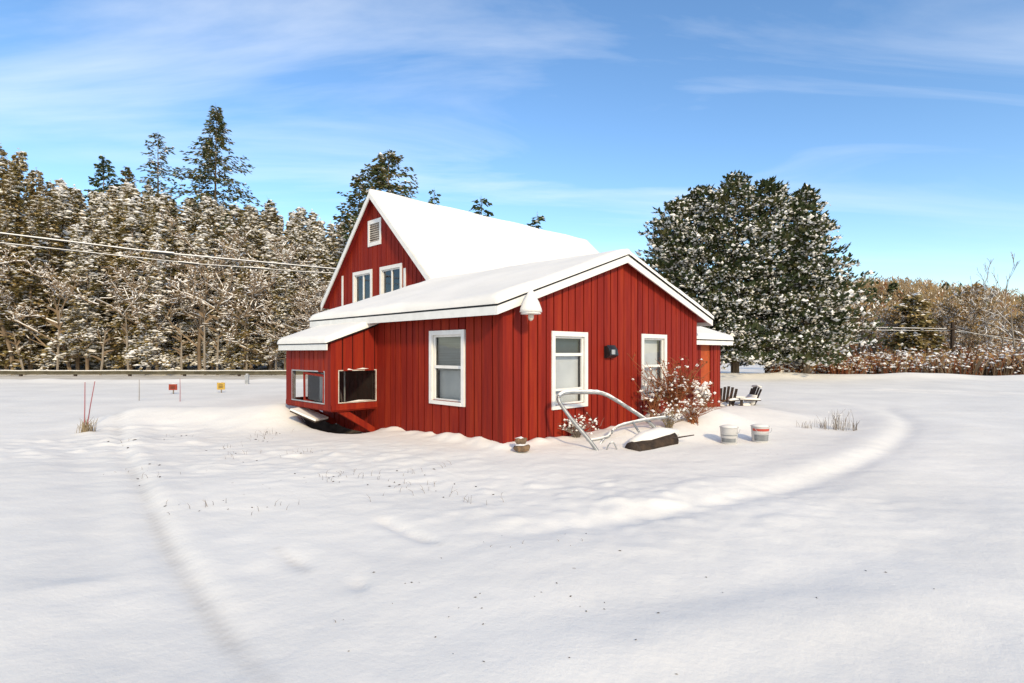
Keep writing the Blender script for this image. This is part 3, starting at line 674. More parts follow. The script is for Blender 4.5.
clear(481, 199, 70, 79, 2.2, .6, ['pine', 'pine', 'lump'], 'dark bushy treetop above the middle of the tall roof ridge', nb=40, snow=.05, shape=.5, spray=.6, nper=6)
clear(537, 215, 70, 80, 1.8, .6, ['pine', 'pine', 'lump'], 'small dark treetop above the far end of the tall roof ridge', nb=34, snow=.05, shape=.5, spray=.55, nper=6)

# bare trees at the wood's front edge
DB = 'leafless tree with snow along its branches at the front of the left wood'
bp_ = []
for k in range(4):
    bp_.append(bare_tree('bare_tree', (0,0,0), 200+k, DB, 'bare tree', 'bare trees at the front of the left wood', 'bark', 'twig', Hh=8.0, r=.13, levels=4, spread=.62, snow=.42, up=.28, minr=.022, kids=(3,5), first=.18, wander=.2))
bs = [(14,0),(72,1),(150,2),(200,3),(232,0),(252,2),(270,1),(288,3),(304,0),(320,2),(336,1)]
for i, (px, k) in enumerate(bs):
    Y = 42.2+rng.uniform(-.4, 1.2); X = wp(px, Y); sc = rng.uniform(.8, 1.25)
    if i < 4: e = bp_[k]; e.location = (X, Y, ghs(X, Y)); e.scale = (sc, sc, sc*1.1)
    else: dup(bp_[k], (X, Y, ghs(X, Y)), rng.uniform(0, 6.28), (sc, sc, sc*rng.uniform(.9, 1.2)))
# pale slanting saplings
sp_ = None
for i, (px, lean) in enumerate([(24,-.25),(57,.1),(100,.12),(146,-.3),(148,.25),(182,.05),(217,-.35),(246,.1),(276,-.05),(297,.28),(205,.08),(129,.05)]):
    Y = 41.7+rng.uniform(-.2, .5); X = wp(px, Y); hh = rng.uniform(3.2, 6.5)
    if sp_ is None:
        sp_ = empty('sapling', (0,0,0), 0, 'pale bare sapling stem leaning at the foot of the left wood', 'sapling', 'pale sapling stems along the road')
        m_ = MB(); m_.tube([(0,0,-.3),(.05,0,.3),(-.03,.02,.65),(.03,0,1)], [.09,.075,.055,.02], 6); m_.build('stem', M['paleb'], sp_)
        m_ = MB(); r2 = random.Random(5)
        for _ in range(9):
            z = r2.uniform(.3, .95); a = r2.uniform(0, 6.28); l = r2.uniform(.25, .8)
            m_.tube([(0,0,z),(math.cos(a)*l*.5,math.sin(a)*l*.5,z+.05),(math.cos(a)*l,math.sin(a)*l,z+.08)], [.03,.022,.01], 3)
        m_.build('branches', M['twig'], sp_); o = sp_; o.location = (X, Y, ghs(X, Y))
    else: o = dup(sp_, (X, Y, ghs(X, Y)), rng.uniform(0, 6.28))
    o.scale = (1, 1, hh); o.rotation_euler.y = lean

# big snowy evergreens right of the house -------------------------------------
cm = ['cedar', 'cedar_b', 'lump']
for (px, Y, ytop, Rr, seed, lab, shp) in ((735, 38.5, 177, 5.0, 301, 'largest of the snow dotted evergreens right of the house, in the middle of the clump', .66),
                                    (674, 39.2, 203, 3.7, 302, 'snow dotted evergreen on the left side of the clump, partly behind the low roof', .62),
                                    (702, 39.6, 190, 4.2, 305, 'snow dotted evergreen between the left one and the middle of the clump', .6),
                                    (806, 37.6, 190, 3.8, 303, 'snow dotted evergreen on the right side of the clump, nearest the thicket', .80),
                                    (769, 38.2, 184, 4.6, 304, 'narrow snow dotted evergreen squeezed between the middle and right ones of the clump', .62)):
    X = wp(px, Y); g0 = ghs(X, Y); Hh = CH+(HZ-ytop)/F*Y-g0
    conifer('evergreen_tree', (X, Y, g0), seed, Hh, Rr*1.14, .75, cm, lab, 'evergreen', None, tr=.3, stubs=20, nb=400, clump=True, snow=.85 if px > 720 else 1.1, lump=.15, rnd=.7, shape=shp-.04, spray=.30, droop=.0, ragged=.34, nper=19, fine=.85, upright=.55)

# thicket and hill on the right ------------------------------------------------
def thicket():
    r2 = random.Random(77); mb = MB()
    def tuft(X, Y, h, n, red):
        g0 = ghs(X, Y)
        for _ in range(n):
            a = r2.uniform(0, 6.28); l = h*r2.uniform(.5, 1.1); lean = r2.uniform(.1, .75); w_ = r2.uniform(.012, .03)*(1+Y/60)
            bx, by = X+r2.uniform(-.35,.35), Y+r2.uniform(-.35,.35); tx, ty = bx+math.cos(a)*l*lean, by+math.sin(a)*l*lean
            mx_, my_ = (bx*.6+tx*.4), (by*.6+ty*.4); mi = (0 if r2.random() < red else 1)
            mb.add([(bx-w_,by,g0-.1),(bx+w_,by,g0-.1),(mx_+w_,my_,g0+l*.6),(tx,ty,g0+l*.95),(mx_-w_,my_,g0+l*.6)], [(0,1,2,3,4)], mi)
            mb.add([(bx,by-w_,g0-.1),(bx,by+w_,g0-.1),(mx_,my_+w_,g0+l*.6),(mx_,my_-w_,g0+l*.6)], [(0,1,2,3)], mi)
            for _ in range(2):
                t = r2.uniform(.4, 1); cx, cy, cz = lerp(bx,tx,t)+r2.uniform(-.1,.1), lerp(by,ty,t)+r2.uniform(-.1,.1), g0+l*t
                q = r2.uniform(.05, .13)*(1+Y/120)
                if r2.random() < .30: mb.lump((cx,cy,cz), q*1.2, q, q*.6, r2, 2)
                elif r2.random() < .8:
                    mb.add([(cx,cy,cz),(cx+q*r2.uniform(-1,1.4),cy+q*r2.uniform(-1,1),cz+q*r2.uniform(-1,1)),(cx+q*r2.uniform(-1,1),cy,cz+q*1.2)], [(0,1,2)], 3 if r2.random() < .5 else 4)
    for _ in range(950):
        Y = r2.uniform(37.3, 45); px = r2.uniform(772, 1060)
        Y += max(0, 1.6*math.sin(px*.11)+1.1*math.sin(px*.37+1)); h = np.interp(px, [772, 830, 860, 900, 960, 1060], [.75, .85, 1.3, 1.5, 1.6, 2.0])*r2.uniform(.6, 1.1)*(1+.05*(Y-37))
        tuft(wp(px, Y), Y, h, 9, np.interp(px, [772, 840, 900, 1000], [.95, .8, .3, .35]))
    for _ in range(500):
        Y = r2.uniform(46, 70); px = r2.uniform(800, 1075); tuft(wp(px, Y), Y, r2.uniform(1.8, 3.6), 10, .3)
    tag(mb.build('thicket', [M['redtwig'], M['twig'], M['lump'], M['rustleaf'], M['ochre']]), 'tangled red brown brush with snow along the far edge of the yard', 'brush', kind='stuff')
thicket()
def hill_wood():
    r2 = random.Random(5); mb = MB()
    for i in range(5200):
        Y = 75+r2.random()**.8*260; px = r2.uniform(800, 1110) if i % 6 else r2.uniform(560, 1300); X = wp(px, Y); g0 = ghs(X, Y)
        h = r2.uniform(5, 10); ev = r2.random() < (.035 if Y < 230 else .05); rr = h*.22*r2.uniform(.8,1.4); 
        tone = r2.choice([0,0,0,0,0,0,1,4]); k = .5+Y/260
        mb.add([(X-.08,Y,g0-.3),(X+.08,Y,g0-.3),(X+.02,Y,g0+h*.8),(X-.02,Y,g0+h*.8)], [(0,1,2,3)], 0)
        for j in range(32 if not ev else 46):
            t = r2.random(); z = g0+h*(.18+.82*t); rad = rr*(1.1*math.sqrt(max(.03,1-(2*t-.9)**2)) if not ev else 1.1*(1-t)+.1)
            a = r2.uniform(0, 6.28); q = rad*math.sqrt(r2.random()); cx, cy = X+math.cos(a)*q, Y+math.sin(a)*q
            s1 = k*r2.uniform(.5, 1.3); th_ = (.34 if not ev else .5)*s1
            dx, dz = r2.uniform(-.7,.7)*s1, r2.uniform(.3,1)*s1
            mi = 3 if ev else (tone if r2.random() < .9 else (2 if r2.random() < .6 else 1))
            mb.add([(cx-th_*.5,cy,z),(cx+th_*.5,cy+.1,z-.05),(cx+dx,cy+r2.uniform(-.3,.3),z+dz)], [(0,1,2)], mi)
    tag(mb.build('hillside_wood', [M['hilltwig'], M['ochre'], M['lump'], M['cedar'], M['rustleaf']]), 'brown leafless wood covering the far hill with scattered dark conifers', 'wood', kind='stuff')
hill_wood()
RB = 'leafless brown tree with snowy twigs in the scrub below the hill'
pr = [bare_tree('bare_tree', (0,0,0), 400+k, RB, 'bare tree', 'bare trees in the right scrub', 'bark', 'twig', Hh=7, r=.10, levels=4, spread=.5, snow=.6, up=.5, minr=.02, kids=(3,5), leaf=.35, leafsize=.2) for k in range(3)]
for i, px in enumerate([862, 876, 893, 905, 921, 940, 958, 966, 978, 988, 1010, 1022, 1035, 868, 884, 913, 948]):
    Y = 46+rng.uniform(0, 9) if i < 13 else 60; X = wp(px, Y); s = rng.uniform(.6, .95)
    if i < 3: e = pr[i]; e.location = (X, Y, ghs(X, Y)); e.scale = (s, s, s)
    else: dup(pr[i % 3], (X, Y, ghs(X, Y)), rng.uniform(0, 6.28), (s, s, s*rng.uniform(.85, 1.2)))
bare_tree('bare_tree', (wp(1001, 44), 44, ghs(wp(1001, 44), 44)), 431, 'tall thin leafless tree against the sky at the right edge', 'bare tree', None, 'paleb', 'twig', Hh=9.6, r=.065, levels=3, spread=.26, snow=.2, up=1.1, minr=.013, kids=(2,3), first=.3, wander=.07)
bare_tree('birch_tree', (wp(1019, 41), 41, ghs(wp(1019, 41), 41)), 433, 'pale barked leaning birch in the thicket at the right edge', 'birch', None, 'paleb', 'paleb', Hh=6.5, r=.10, levels=3, spread=.55, snow=.6, up=.5, minr=.015, kids=(3,4))
X, Y = wp(913, 45), 45
conifer('pine_tree', (X, Y, ghs(X, Y)), 441, 6.3, 2.1, .8, ['needle', 'needle_b', 'lump'], 'snow dusted olive pine standing alone below the brown hill', 'pine tree', nb=170, snow=.35, lump=.2, shape=.6, spray=.4)
for px, Y, hh, lab in ((872, 215, 12, 'dark conifer on the hill crest at its left end'), (893, 225, 11, 'dark conifer pair partner right of the crest end conifer'), (946, 240, 9, 'small dark conifer on the middle of the hill crest'), (962, 240, 8, 'small dark conifer right of the one on the middle of the hill crest')):
    X = wp(px, Y); conifer('pine_tree', (X, Y, ghs(X, Y)), int(px), hh, hh*.26, 1, ['cedar', 'pine', 'lump'], lab, 'pine tree', nb=60, snow=.1, lump=.4, shape=.6, spray=1.0, nper=7)

# ------------------------------------------------------------------ roadside things
g = empty('guardrail', (-30, 40.3, 0), 0, 'long weathered guardrail with snow on top, along the far side of the road', 'guardrail')
m_ = MB(); prof = [(-.02,.10),(-.07,.16),(-.02,.23),(-.07,.30),(-.02,.37),(0,.37),(0,.10)]
for a, b in zip(np.linspace(-60, 20, 21)[:-1], np.linspace(-60, 20, 21)[1:]):
    j = [random.uniform(-.012, .012) for _ in range(2)]
    vs = [(a, y, z+j[0]) for y, z in prof]+[(b, y, z+j[1]) for y, z in prof]; n = len(prof)
    m_.add(vs, [(i, (i+1) % n, n+(i+1) % n, n+i) for i in range(n)])
m_.build('beam', M['rail'], g)
for k in range(20):
    m_ = MB(); x = -58+k*4; m_.box(x-.08, x+.08, .003, .17, -.3, .39); m_.build('post', M['wood'], g)
m_ = MB(); m_.tube([(x, -.02, .395+random.uniform(-.015, .02)) for x in np.linspace(-60, 20, 90)], .05, 6, flat=.7); m_.build('snow', M['lump'], g)

def board_sign(name, px, py0, py1, w_px, Y, m, label):
    X = wp(px, Y); z1 = CH+(HZ-py0)/F*Y; z0 = CH+(HZ-py1)/F*Y; w_ = w_px/F*Y/2; g0 = ghs(X, Y)
    e = empty(name, (X, Y, g0), R(4), label, 'sign')
    b = MB(); b.box(-w_, w_, -.012, .012, z0-g0, z1-g0); b.box(-w_*.86, w_*.86, -.016, -.013, z0-g0+.03, z1-g0-.03); b.build('panel', M[m], e)
    b = MB(); 
    for k in range(3): zz = lerp(z0, z1, .28+.2*k)-g0; b.box(-w_*.6, w_*.5, -.0205, -.0165, zz-.012, zz+.012)
    b.build('print', M['rust'], e)
    b = MB(); b.box(-.018, .018, .014, .05, -.3, z1-g0-.02); b.build('post', M['greygrass'], e)
    b = MB(); b.lump((0, 0, z1-g0+.005), w_*.8, .03, .025, random); b.build('snow', M['lump'], e)
board_sign('yard_sign', 173, 384.2, 390, 8, 23.5, 'redsign', 'small rust red sign low in the snow field left of the house')
board_sign('yard_sign', 221, 382.6, 389.6, 7.5, 24, 'yellowsign', 'small yellow sign low in the snow field between red sign and house')
X, Y = wp(247, 30), 30.0; e = empty('marker_post', (X, Y, ghs(X, Y)), 0, 'short grey post with a snow cap near the road', 'post')
b = MB(); b.box(-.09, .09, -.06, .06, -.2, .5); b.box(-.11, .11, -.08, .08, .42, .503); b.build('post', M['grey'], e); b = MB(); b.lump((0,0,.53), .13, .1, .07, random); b.build('snow', M['lump'], e)
def stake(px, py, top, lean, label, mt_='pinkstake'):
    x, y = gp(px, py); h = (py-top)/F*y; o = MB(); o.tube([(0,0,-.2),(lean*h*.5,.01,h*.5),(lean*h,0,h)], [.012,.010,.008], 6)
    ob = o.build('snow_stake', M[mt_]); ob.location = (x, y, ghs(x, y)); tag(ob, label, 'stake')
stake(84, 430, 381, .02, 'upright pink driveway stake beside a tuft of grass', 'pinkstake')
stake(85.5, 428, 381, .2, 'leaning pink driveway stake beside the upright one')
stake(180, 402, 379, 0, 'thin red stake right of the small red sign')
stake(139, 401, 380, .01, 'thin pale stake left of the small red sign', 'greygrass')

def grass_clump(mb, x, y, h, n, r2, spread=.3, w_=.006, mi=0, lean=.6):
    g0 = ghs(x, y)
    for _ in range(n):
        a = r2.uniform(0, 6.28); l = h*r2.uniform(.4, 1.1); ln = r2.uniform(.05, lean); bx, by = x+r2.gauss(0, spread*.4), y+r2.gauss(0, spread*.4)
        p1 = (bx+math.cos(a)*l*ln*.4, by+math.sin(a)*l*ln*.4, g0+l*.6); p2 = (bx+math.cos(a)*l*ln, by+math.sin(a)*l*ln, g0+l)
        mb.tube([(bx,by,g0-.05), p1, p2], [w_, w_*.8, w_*.35], 3, mi, False)
r2 = random.Random(9)
m_ = MB(); x, y = gp(86, 431); grass_clump(m_, x, y, .30, 60, r2, .16, .007, 0, .5)
o = m_.build('grass_tuft', M['tan']); tag(o, 'brown tuft of dead grass at the foot of the pink stakes', 'grass tuft')
m_ = MB()                   # scattered stalks poking through
for px, py, n, h in ((128,440,8,.09),(135,470,6,.07),(150,478,5,.06),(195,507,9,.07),(268,508,6,.08),(270,432,14,.12),(262,437,8,.1),(338,477,14,.07),(375,478,9,.08),(411,490,9,.09),(420,487,6,.08),(470,497,9,.09),(497,548,3,.03),(398,620,3,.02),(245,455,8,.08),(300,452,10,.07),(180,436,6,.08),(225,447,6,.07),(430,470,6,.08),(575,540,3,.03),(460,610,0,0),(470,615,0,0),(620,620,0,0),(640,648,0,0),(848,568,0,0),(711,598,0,0),(396,583,0,0),(568,596,0,0),(596,597,0,0),(430,668,0,0)):
    x, y = gp(px, py); grass_clump(m_, x, y, h, n, r2, .45, .0032, 0, 1.6)
    for _ in range(3): 
        xx, yy = x+r2.gauss(0,.25), y+r2.gauss(0,.25); q = r2.uniform(.0009,.0026)*yy; m_.lump((xx,yy,ghs(xx,yy)+.003), q*1.5, q*.8, q*.5, r2, 1)
tag(m_.build('dead_grass', [M['greygrass'], M['wood']]), 'scattered dead stalks and crumbs poking through the yard snow', 'dead grass', kind='stuff')
m_ = MB(); x, y = gp(838, 429); grass_clump(m_, x, y, .44, 40, r2, .35, .0045, 0, .6)
for dx, dy, hh in ((-.32,.05,.3),(.32,-.1,.22),(-.75,-.05,.16)): grass_clump(m_, x+dx, y+dy, hh, 16, r2, .18, .005, 0, .6)
for _ in range(40): 
    q = r2.uniform(.008,.02); m_.lump((x+r2.gauss(0,.15), y+r2.gauss(0,.12), ghs(x,y)+r2.uniform(.05,.42)), q, q, q, r2, 1)
tag(m_.build('weed_clump', [M['greygrass'], M['lump']]), 'grey dry weed clump standing alone in the snow right of the buckets', 'weeds')

# ------------------------------------------------------------------ power lines
def cable(name, pts, r, label, snow=True, extra=()):
    P = []; 
    for (px, py, Y) in pts: P.append(Vector((wp(px, Y), Y, CH+(HZ-py)/F*Y)))
    Q = []
    for i in range(25):
        t = i/24*(len(P)-1); k = min(int(t), len(P)-2); Q.append(P[k].lerp(P[k+1], t-k))
    e = empty(name, Q[0], 0, label, 'cable'); q0 = Q[0]
    m_ = MB(); m_.tube([q-q0 for q in Q], r, 6); m_.build('wire', M['wire'], e)
    if snow: m_ = MB(); m_.tube([q-q0+Vector((0,0,r*1.1+random.uniform(-.002,.004))) for q in Q], [r*random.uniform(1.0,1.4) for _ in Q], 6); m_.build('snow', M['lump'], e)
    for (t, ln) in extra:
        k = t*(24); i = int(k); c = Q[i].lerp(Q[i+1], k-i)-q0; d = (Q[i+1]-Q[i]).normalized()
        m_ = MB(); m_.tube([c-d*ln, c+d*ln], r*2.6, 8); m_.build('splice', M['wire'], e); m_ = MB(); m_.tube([c-d*ln*1.05+Vector((0,0,r*2)), c+d*ln*1.05+Vector((0,0,r*2))], r*2.3, 6); m_.build('splice_snow', M['lump'], e)
cable('power_line', [(-120, 222, 22), (0, 233.5, 24.5), (160, 253, 28), (345, 270, 33)], .028, 'upper snow covered cable crossing in front of the left wood', True, [(.67, .5)])
cable('power_line', [(-120, 233, 22), (0, 243, 24.5), (195, 264, 29), (300, 271.5, 32), (345, 274, 33)], .017, 'lower thinner snowy cable with two splices before the left wood', True, [(.49, .45), (.64, .6)])
cable('power_line', [(840, 327, 43), (953, 329, 43), (1060, 352, 50)], .019, 'upper thin snowy wire running to the pole on the right')
cable('power_line', [(840, 330, 43.2), (953, 331, 43.2), (1060, 345, 49)], .016, 'lower thin snowy wire running to the pole on the right')
X, Y = wp(952, 43), 43.0; e = empty('utility_pole', (X, Y, ghs(X, Y)), 0, 'short brown wooden pole carrying wires beyond the thicket', 'pole')
zt = CH+(HZ-322)/F*Y-ghs(X, Y); b = MB(); b.tube([(0,0,-.3),(.03,0,zt*.5),(.05,0,zt)], [.17,.15,.13], 8); b.build('pole', M['rust'], e)
b = MB(); b.beam((-.5,-.16,zt-.55),(.5,-.16,zt-.55), .09, .1); b.build('crossarm', M['rust'], e)

# ------------------------------------------------------------------ things by the front wall
def at(px, py, Y): return (wp(px, Y), Y, CH+(HZ-py)/F*Y)
def smooth3(P, n=5):
    a = sm([(p[0], p[1]) for p in P], n); b = sm([(p[2], p[2]) for p in P], n); return [Vector((q[0], q[1], w_[0])) for q, w_ in zip(a, b)]
def pipe_thing(paths, name, label, cat, rad, m, snowr):
    base = Vector(paths[0][0]); base.z = ghs(base.x, base.y); e = empty(name, base, 0, label, cat)
    for k, (P, r) in enumerate(zip(paths, rad)):
        Q = [q-base for q in smooth3(P)]; b = MB(); b.tube(Q, r, 10); b.build('pipe', M[m], e, True)
        b = MB(); run = []
        for a, c in zip(Q[:-1], Q[1:]):
            steep = abs((c-a).normalized().z)
            if steep < .6: run += [a+Vector((0,0,r*.75*(1.1-steep)))]
        if len(run) > 2: b.tube(run, [r*snowr*random.uniform(.7, 1.1) for _ in run], 8, flat=.9); b.build('pipe_snow', M['lump'], e, True)
pipe_thing([[at(600,455,9.75), at(590,441,9.85), at(573,421,9.98), at(560,403,10.1), at(559,396.5,10.15), at(566,393,10.3), at(584,392.5,10.6), at(600,393,10.75), at(612,398,10.8), at(632,410.5,10.9), at(650,423,11), at(657,431,11)],
            [at(588,441,10.5), at(608,436.5,10.5), at(614,429,10.5), at(624,424.5,10.6), at(645,420,10.8), at(668,417,11)],
            [at(598,447,10.2), at(605,438,10.4)], [at(606,455,9.8), at(608,446,9.8), at(612,442.5,9.8), at(615,445,9.8), at(618,454,9.8)],
            [at(632,421,10.7), at(639,432,10.5)]],
           'pipe_frame', 'bent galvanised pipe frame leaning in the snow before the front windows', 'pipe frame', [.036, .026, .016, .012, .022], 'pipe', .9)
# half buried trough with a snow cap
A = Vector(at(633,452,9.75)); B = Vector(at(672,439,10.35)); e = empty('trough', ((A.x+B.x)/2, (A.y+B.y)/2, ghs((A.x+B.x)/2, (A.y+B.y)/2)), 0, 'dark brown round trough half buried in snow below the pipe frame', 'trough')
o0 = Vector(e.location); a, b_ = A-o0, B-o0; b = MB(); b.tube([a, a.lerp(b_,.05), a.lerp(b_,.5), b_], [.17,.17,.165,.155], 18); b.build('shell', M['rust'], e)
d_ = (b_-a).normalized(); b = MB(); b.tube([a-d_*.02, a+d_*.03], .182, 14); b.build('rim', M['wood'], e, True)
b = MB(); b.beam(a.lerp(b_,.45)+Vector((-.02,-.165,-.09)), a.lerp(b_,.6)+Vector((0,-.10,.10)), .03, .02); b.build('strap', M['grey'], e)
b = MB(); b.tube([a+Vector((-.01,.08,.13)), a.lerp(b_,.3)+Vector((0,.10,.15)), a.lerp(b_,.7)+Vector((0,.10,.15)), b_+Vector((.1,.08,.11))], [.09,.17,.17,.10], 10, flat=.75); b.build('snow_cap', M['roofsnow'], e, True)
b = MB(); b.tube([at(656,437,10.1), at(675,438,10.15), at(694,435,10.3)], [.014,.016,.01], 6); tag(b.build('stick', M['wood']), 'thin dark stick lying over the snow right of the trough', 'stick')
# stones by the corner
def stone(px, py, Y, sx, sz, label):
    x, y, z = at(px, py, Y); e = empty('stone', (x, y, ghs(x, y)), .3, label, 'stone'); dz = z-ghs(x, y); r3 = random.Random(px); b = MB()
    sz *= .7; pr_ = [(sx*.9,-sz*1.6), (sx,-sz*.4), (sx*.95,sz*.5), (sx*.8,sz)]; b.lathe(pr_, 8, 0, (0,0,dz)); b.v = [(v[0]*r3.uniform(.85,1.15), v[1]*r3.uniform(.7,1), v[2]+r3.uniform(-.01,.01)) for v in b.v]; b.build('rock', M['stone'], e)
    b = MB(); b.lump((0,0,dz+sz), sx*.9, sx*.8, sz*.7, r3); b.build('snow', M['lump'], e)
stone(522, 447, 9.45, .15, .05, 'flat brown stone at the bottom beside the house corner'); stone(521, 440, 9.5, .11, .045, 'small stone with snow on it topping the flat stone at the house corner')
# tilted snowy board under the bay
e = empty('snowy_board', (-4.45, 12.75, 0), 0, 'snow covered board slanting in the hollow below the window box', 'board')
pA, pB = Vector(at(297,410,13.1)), Vector(at(322,421,12.9)); o0 = Vector(e.location); b = MB(); b.beam(pA-o0, pB-o0, .5, .03); b.build('plank', M['wood'], e)
b = MB(); b.beam(pA-o0+Vector((0,0,.035)), pB-o0+Vector((0,0,.045)), .48, .05); b.build('snow', M['lump'], e)
# buckets
def bucket(px, py, h_px, label, red):
    x, y = gp(px, py); h = h_px/F*y; e = empty('bucket', (x, y, ghs(x, y)), R(8 if red else -6), label, 'bucket', 'plastic buckets in the snow'); r_ = .165
    b = MB(); b.lathe([(r_*.86,-.06),(r_*.88,0),(r_,h),(r_*1.05,h),(r_*1.05,h+.012),(r_*.96,h+.012),(r_*.9,h*.6)], 28); b.build('body', M['bucket'], e, False)
    def band(z0, z1, a0, a1, m, nm):
        q = MB(); n = 10; rr = lambda z: r_*(.88+.12*z/h)+.003
        for i in range(n):
            t0, t1 = lerp(a0,a1,i/n), lerp(a0,a1,(i+1)/n); q.add([(rr(z0)*math.cos(t0),rr(z0)*math.sin(t0),z0),(rr(z0)*math.cos(t1),rr(z0)*math.sin(t1),z0),(rr(z1)*math.cos(t1),rr(z1)*math.sin(t1),z1),(rr(z1)*math.cos(t0),rr(z1)*math.sin(t0),z1)], [(0,1,2,3)])
        q.build(nm, M[m], e)
    ce = -1.85
    if red: band(h*.74, h*.90, ce-1.2, ce+1.2, 'redink', 'label_band'); band(h*.1, h*.5, ce-1.0, ce+1.0, 'greyink', 'label_print')
    else: band(h*.52, h*.56, ce-1.1, ce+1.1, 'greyink', 'label_band'); band(h*.12, h*.36, ce-1.0, ce+.9, 'greyink', 'label_print')
    b = MB(); b.lathe([(r_*.95,h-.05),(r_*.98,h+.01),(r_*.8,h+.03),(r_*.4,h+.045),(.01,h+.05)], 20); b.build('snow', M['roofsnow'], e, True)
    b = MB(); b.tube([(r_*1.04*math.cos(t), -.02+r_*.4*math.sin(t)*-1-.09, h*.93-.10*abs(math.sin(t))) for t in np.linspace(0, math.pi, 9)], .004, 5); b.build('handle', M['grey'], e)
bucket(729, 443, 16, 'pale bucket with grey print standing in the snow', False); bucket(760, 442, 15, 'pale bucket with a red and grey label standing in the snow', True)
# garden chairs
def chair(px, Y, rz, label, buried, snowy):
    x = wp(px, Y); e = empty('garden_chair', (x, y_ := Y, ghs(x, Y)-buried), rz, label, 'chair', 'slatted garden chairs')
    def P(nm, f, m='wood', sm_=False): b = MB(); f(b); return b.build(nm, M[m], e, sm_)
    P('seat', lambda b: [b.beam((-.27,-.28+i*.11,.36-i*.028),(.27,-.28+i*.11,.36-i*.028),.09,.022) for i in range(5)])
    def back(b):
        for i in range(5): q = (i-2)*.115; b.beam((q*.85,.18,.22),(q*1.12,.47,.98-.03*abs(i-2)**1.4),.085,.02,(0,-1,.3))
        b.beam((-.27,.30,.50),(.27,.30,.50),.03,.06)
    P('backrest', back)
    for s in (-1, 1):
        P('armrest', lambda b: b.beam((s*.33,-.36,.56),(s*.33,.38,.53),.12,.024))
        P('leg', lambda b: b.beam((s*.31,-.29,0),(s*.31,-.29,.55),.03,.09,(0,1,0))); P('leg', lambda b: b.beam((s*.30,-.3,.34),(s*.28,.55,.02),.03,.1))
    def sn_(b):
        b.lathe([(.27,.0),(.28,.05),(.2,.13),(.01,.16)], 14, 0, (0,-.05,.32))
        for s in (-1,1): b.tube([(s*.33,-.36,.585),(s*.33,0,.59),(s*.33,.36,.56)], [.05,.06,.05], 8, flat=.8)
        if snowy: b.hexa([(-.27,.10,.36),(.27,.10,.36),(.27,.22,.40),(-.27,.22,.40)], [(-.25,.28,.66),(.25,.28,.66),(.25,.34,.70),(-.25,.34,.70)]); b.tube([(-.24,.47,.97),(0,.48,1.01),(.24,.47,.97)], .035, 8)
    P('snow', sn_, 'roofsnow', True)
chair(723.5, 18.2, R(-42), 'dark slatted garden chair showing its bare back slats beside the side wing', .34, False)
chair(744, 18.7, R(-80), 'snow filled garden chair right of the dark slatted one', .36, True)
def shrub(name, px, Y, h, spread, n, seed, mats, snow, leaf, label, lump=.04, wd=.008, sub=3):
    x = wp(px, Y); g0 = ghs(x, Y); r3 = random.Random(seed); e = empty(name, (x, Y, g0), 0, label, 'shrub'); st = MB(); lf = MB(); sw = MB()
    for _ in range(n):
        a = r3.uniform(0, 6.28); l = h*r3.uniform(.55, 1.1); k = r3.uniform(.1, 1)*spread
        P = [Vector((r3.gauss(0,.08), r3.gauss(0,.08), -.08))]
        for i in range(1, 5): t = i/4; P.append(Vector((math.cos(a)*k*t**1.3+r3.gauss(0,.03), math.sin(a)*k*t**1.3+r3.gauss(0,.03), l*(t**.85))))
        st.tube(P, [wd*1.6,wd*1.3,wd,wd*.7,wd*.4], 3, 0, False)
        for _ in range(sub):
            t = r3.uniform(1.2, 4); i = min(3, int(t)); b = P[i].lerp(P[i+1], t-i); tip = b+Vector((r3.uniform(-.22,.22), r3.uniform(-.22,.22), r3.uniform(-.02,.2)))
            st.tube([b, b.lerp(tip,.5)+Vector((0,0,.02)), tip], [wd*.7,wd*.5,wd*.3], 3, 0, False)
            for c in (tip, b.lerp(tip,.55)):
                if r3.random() < snow: q = lump*r3.uniform(.4,1.4); sw.lump(c+Vector((0,0,q*.2)), q, q*.85, q*.8, r3)
                elif r3.random() < leaf:
                    q = lump*r3.uniform(.6,1.2); u = Vector((r3.uniform(-1,1),r3.uniform(-1,1),r3.uniform(-1,1)))*q; v_ = Vector((r3.uniform(-1,1),r3.uniform(-1,1),r3.uniform(-1,1)))*q*.6
                    lf.add([tuple(c),tuple(c+u*.5+v_),tuple(c+u),tuple(c+u*.5-v_)], [(0,1,2,3)])
    for q, k in ((lf, 1), (sw, 2)): st.add(q.v, q.f, k)
    st.build('branches', [M[mats[0]], M[mats[1]], M['lump']], e)
shrub('snowy_shrub', 674, 12.6, 1.15, 1.0, 80, 501, ('redtwig','rustleaf'), .14, .98, 'red brown leafy shrub with snow balls under the right front window', .042, .009, 4)
shrub('snowy_shrub', 654, 12.55, 1.0, .5, 30, 502, ('redtwig','ochre'), .3, .8, 'ochre leaved shrub stems directly before the right front window', .05, .007)
shrub('dry_shrub', 692, 11.7, .48, .85, 70, 503, ('redtwig','ochre'), .2, .15, 'pale dry brush with snow between the red shrub and the buckets', .032, .005)
shrub('dry_shrub', 668, 11.2, .4, .6, 34, 504, ('tan','ochre'), .4, .2, 'low pale brush right behind the trough', .035, .005)
shrub('dry_shrub', 577, 10.95, .30, .55, 40, 505, ('greygrass','rustleaf'), .4, .1, 'low snowy twigs at the wall left of the pipe frame', .036, .005)
shrub('snowy_shrub', 703, 14.4, .55, .3, 34, 506, ('twig','rustleaf'), .5, .4, 'snow dotted low bush left of the dark garden chair', .075, .008)

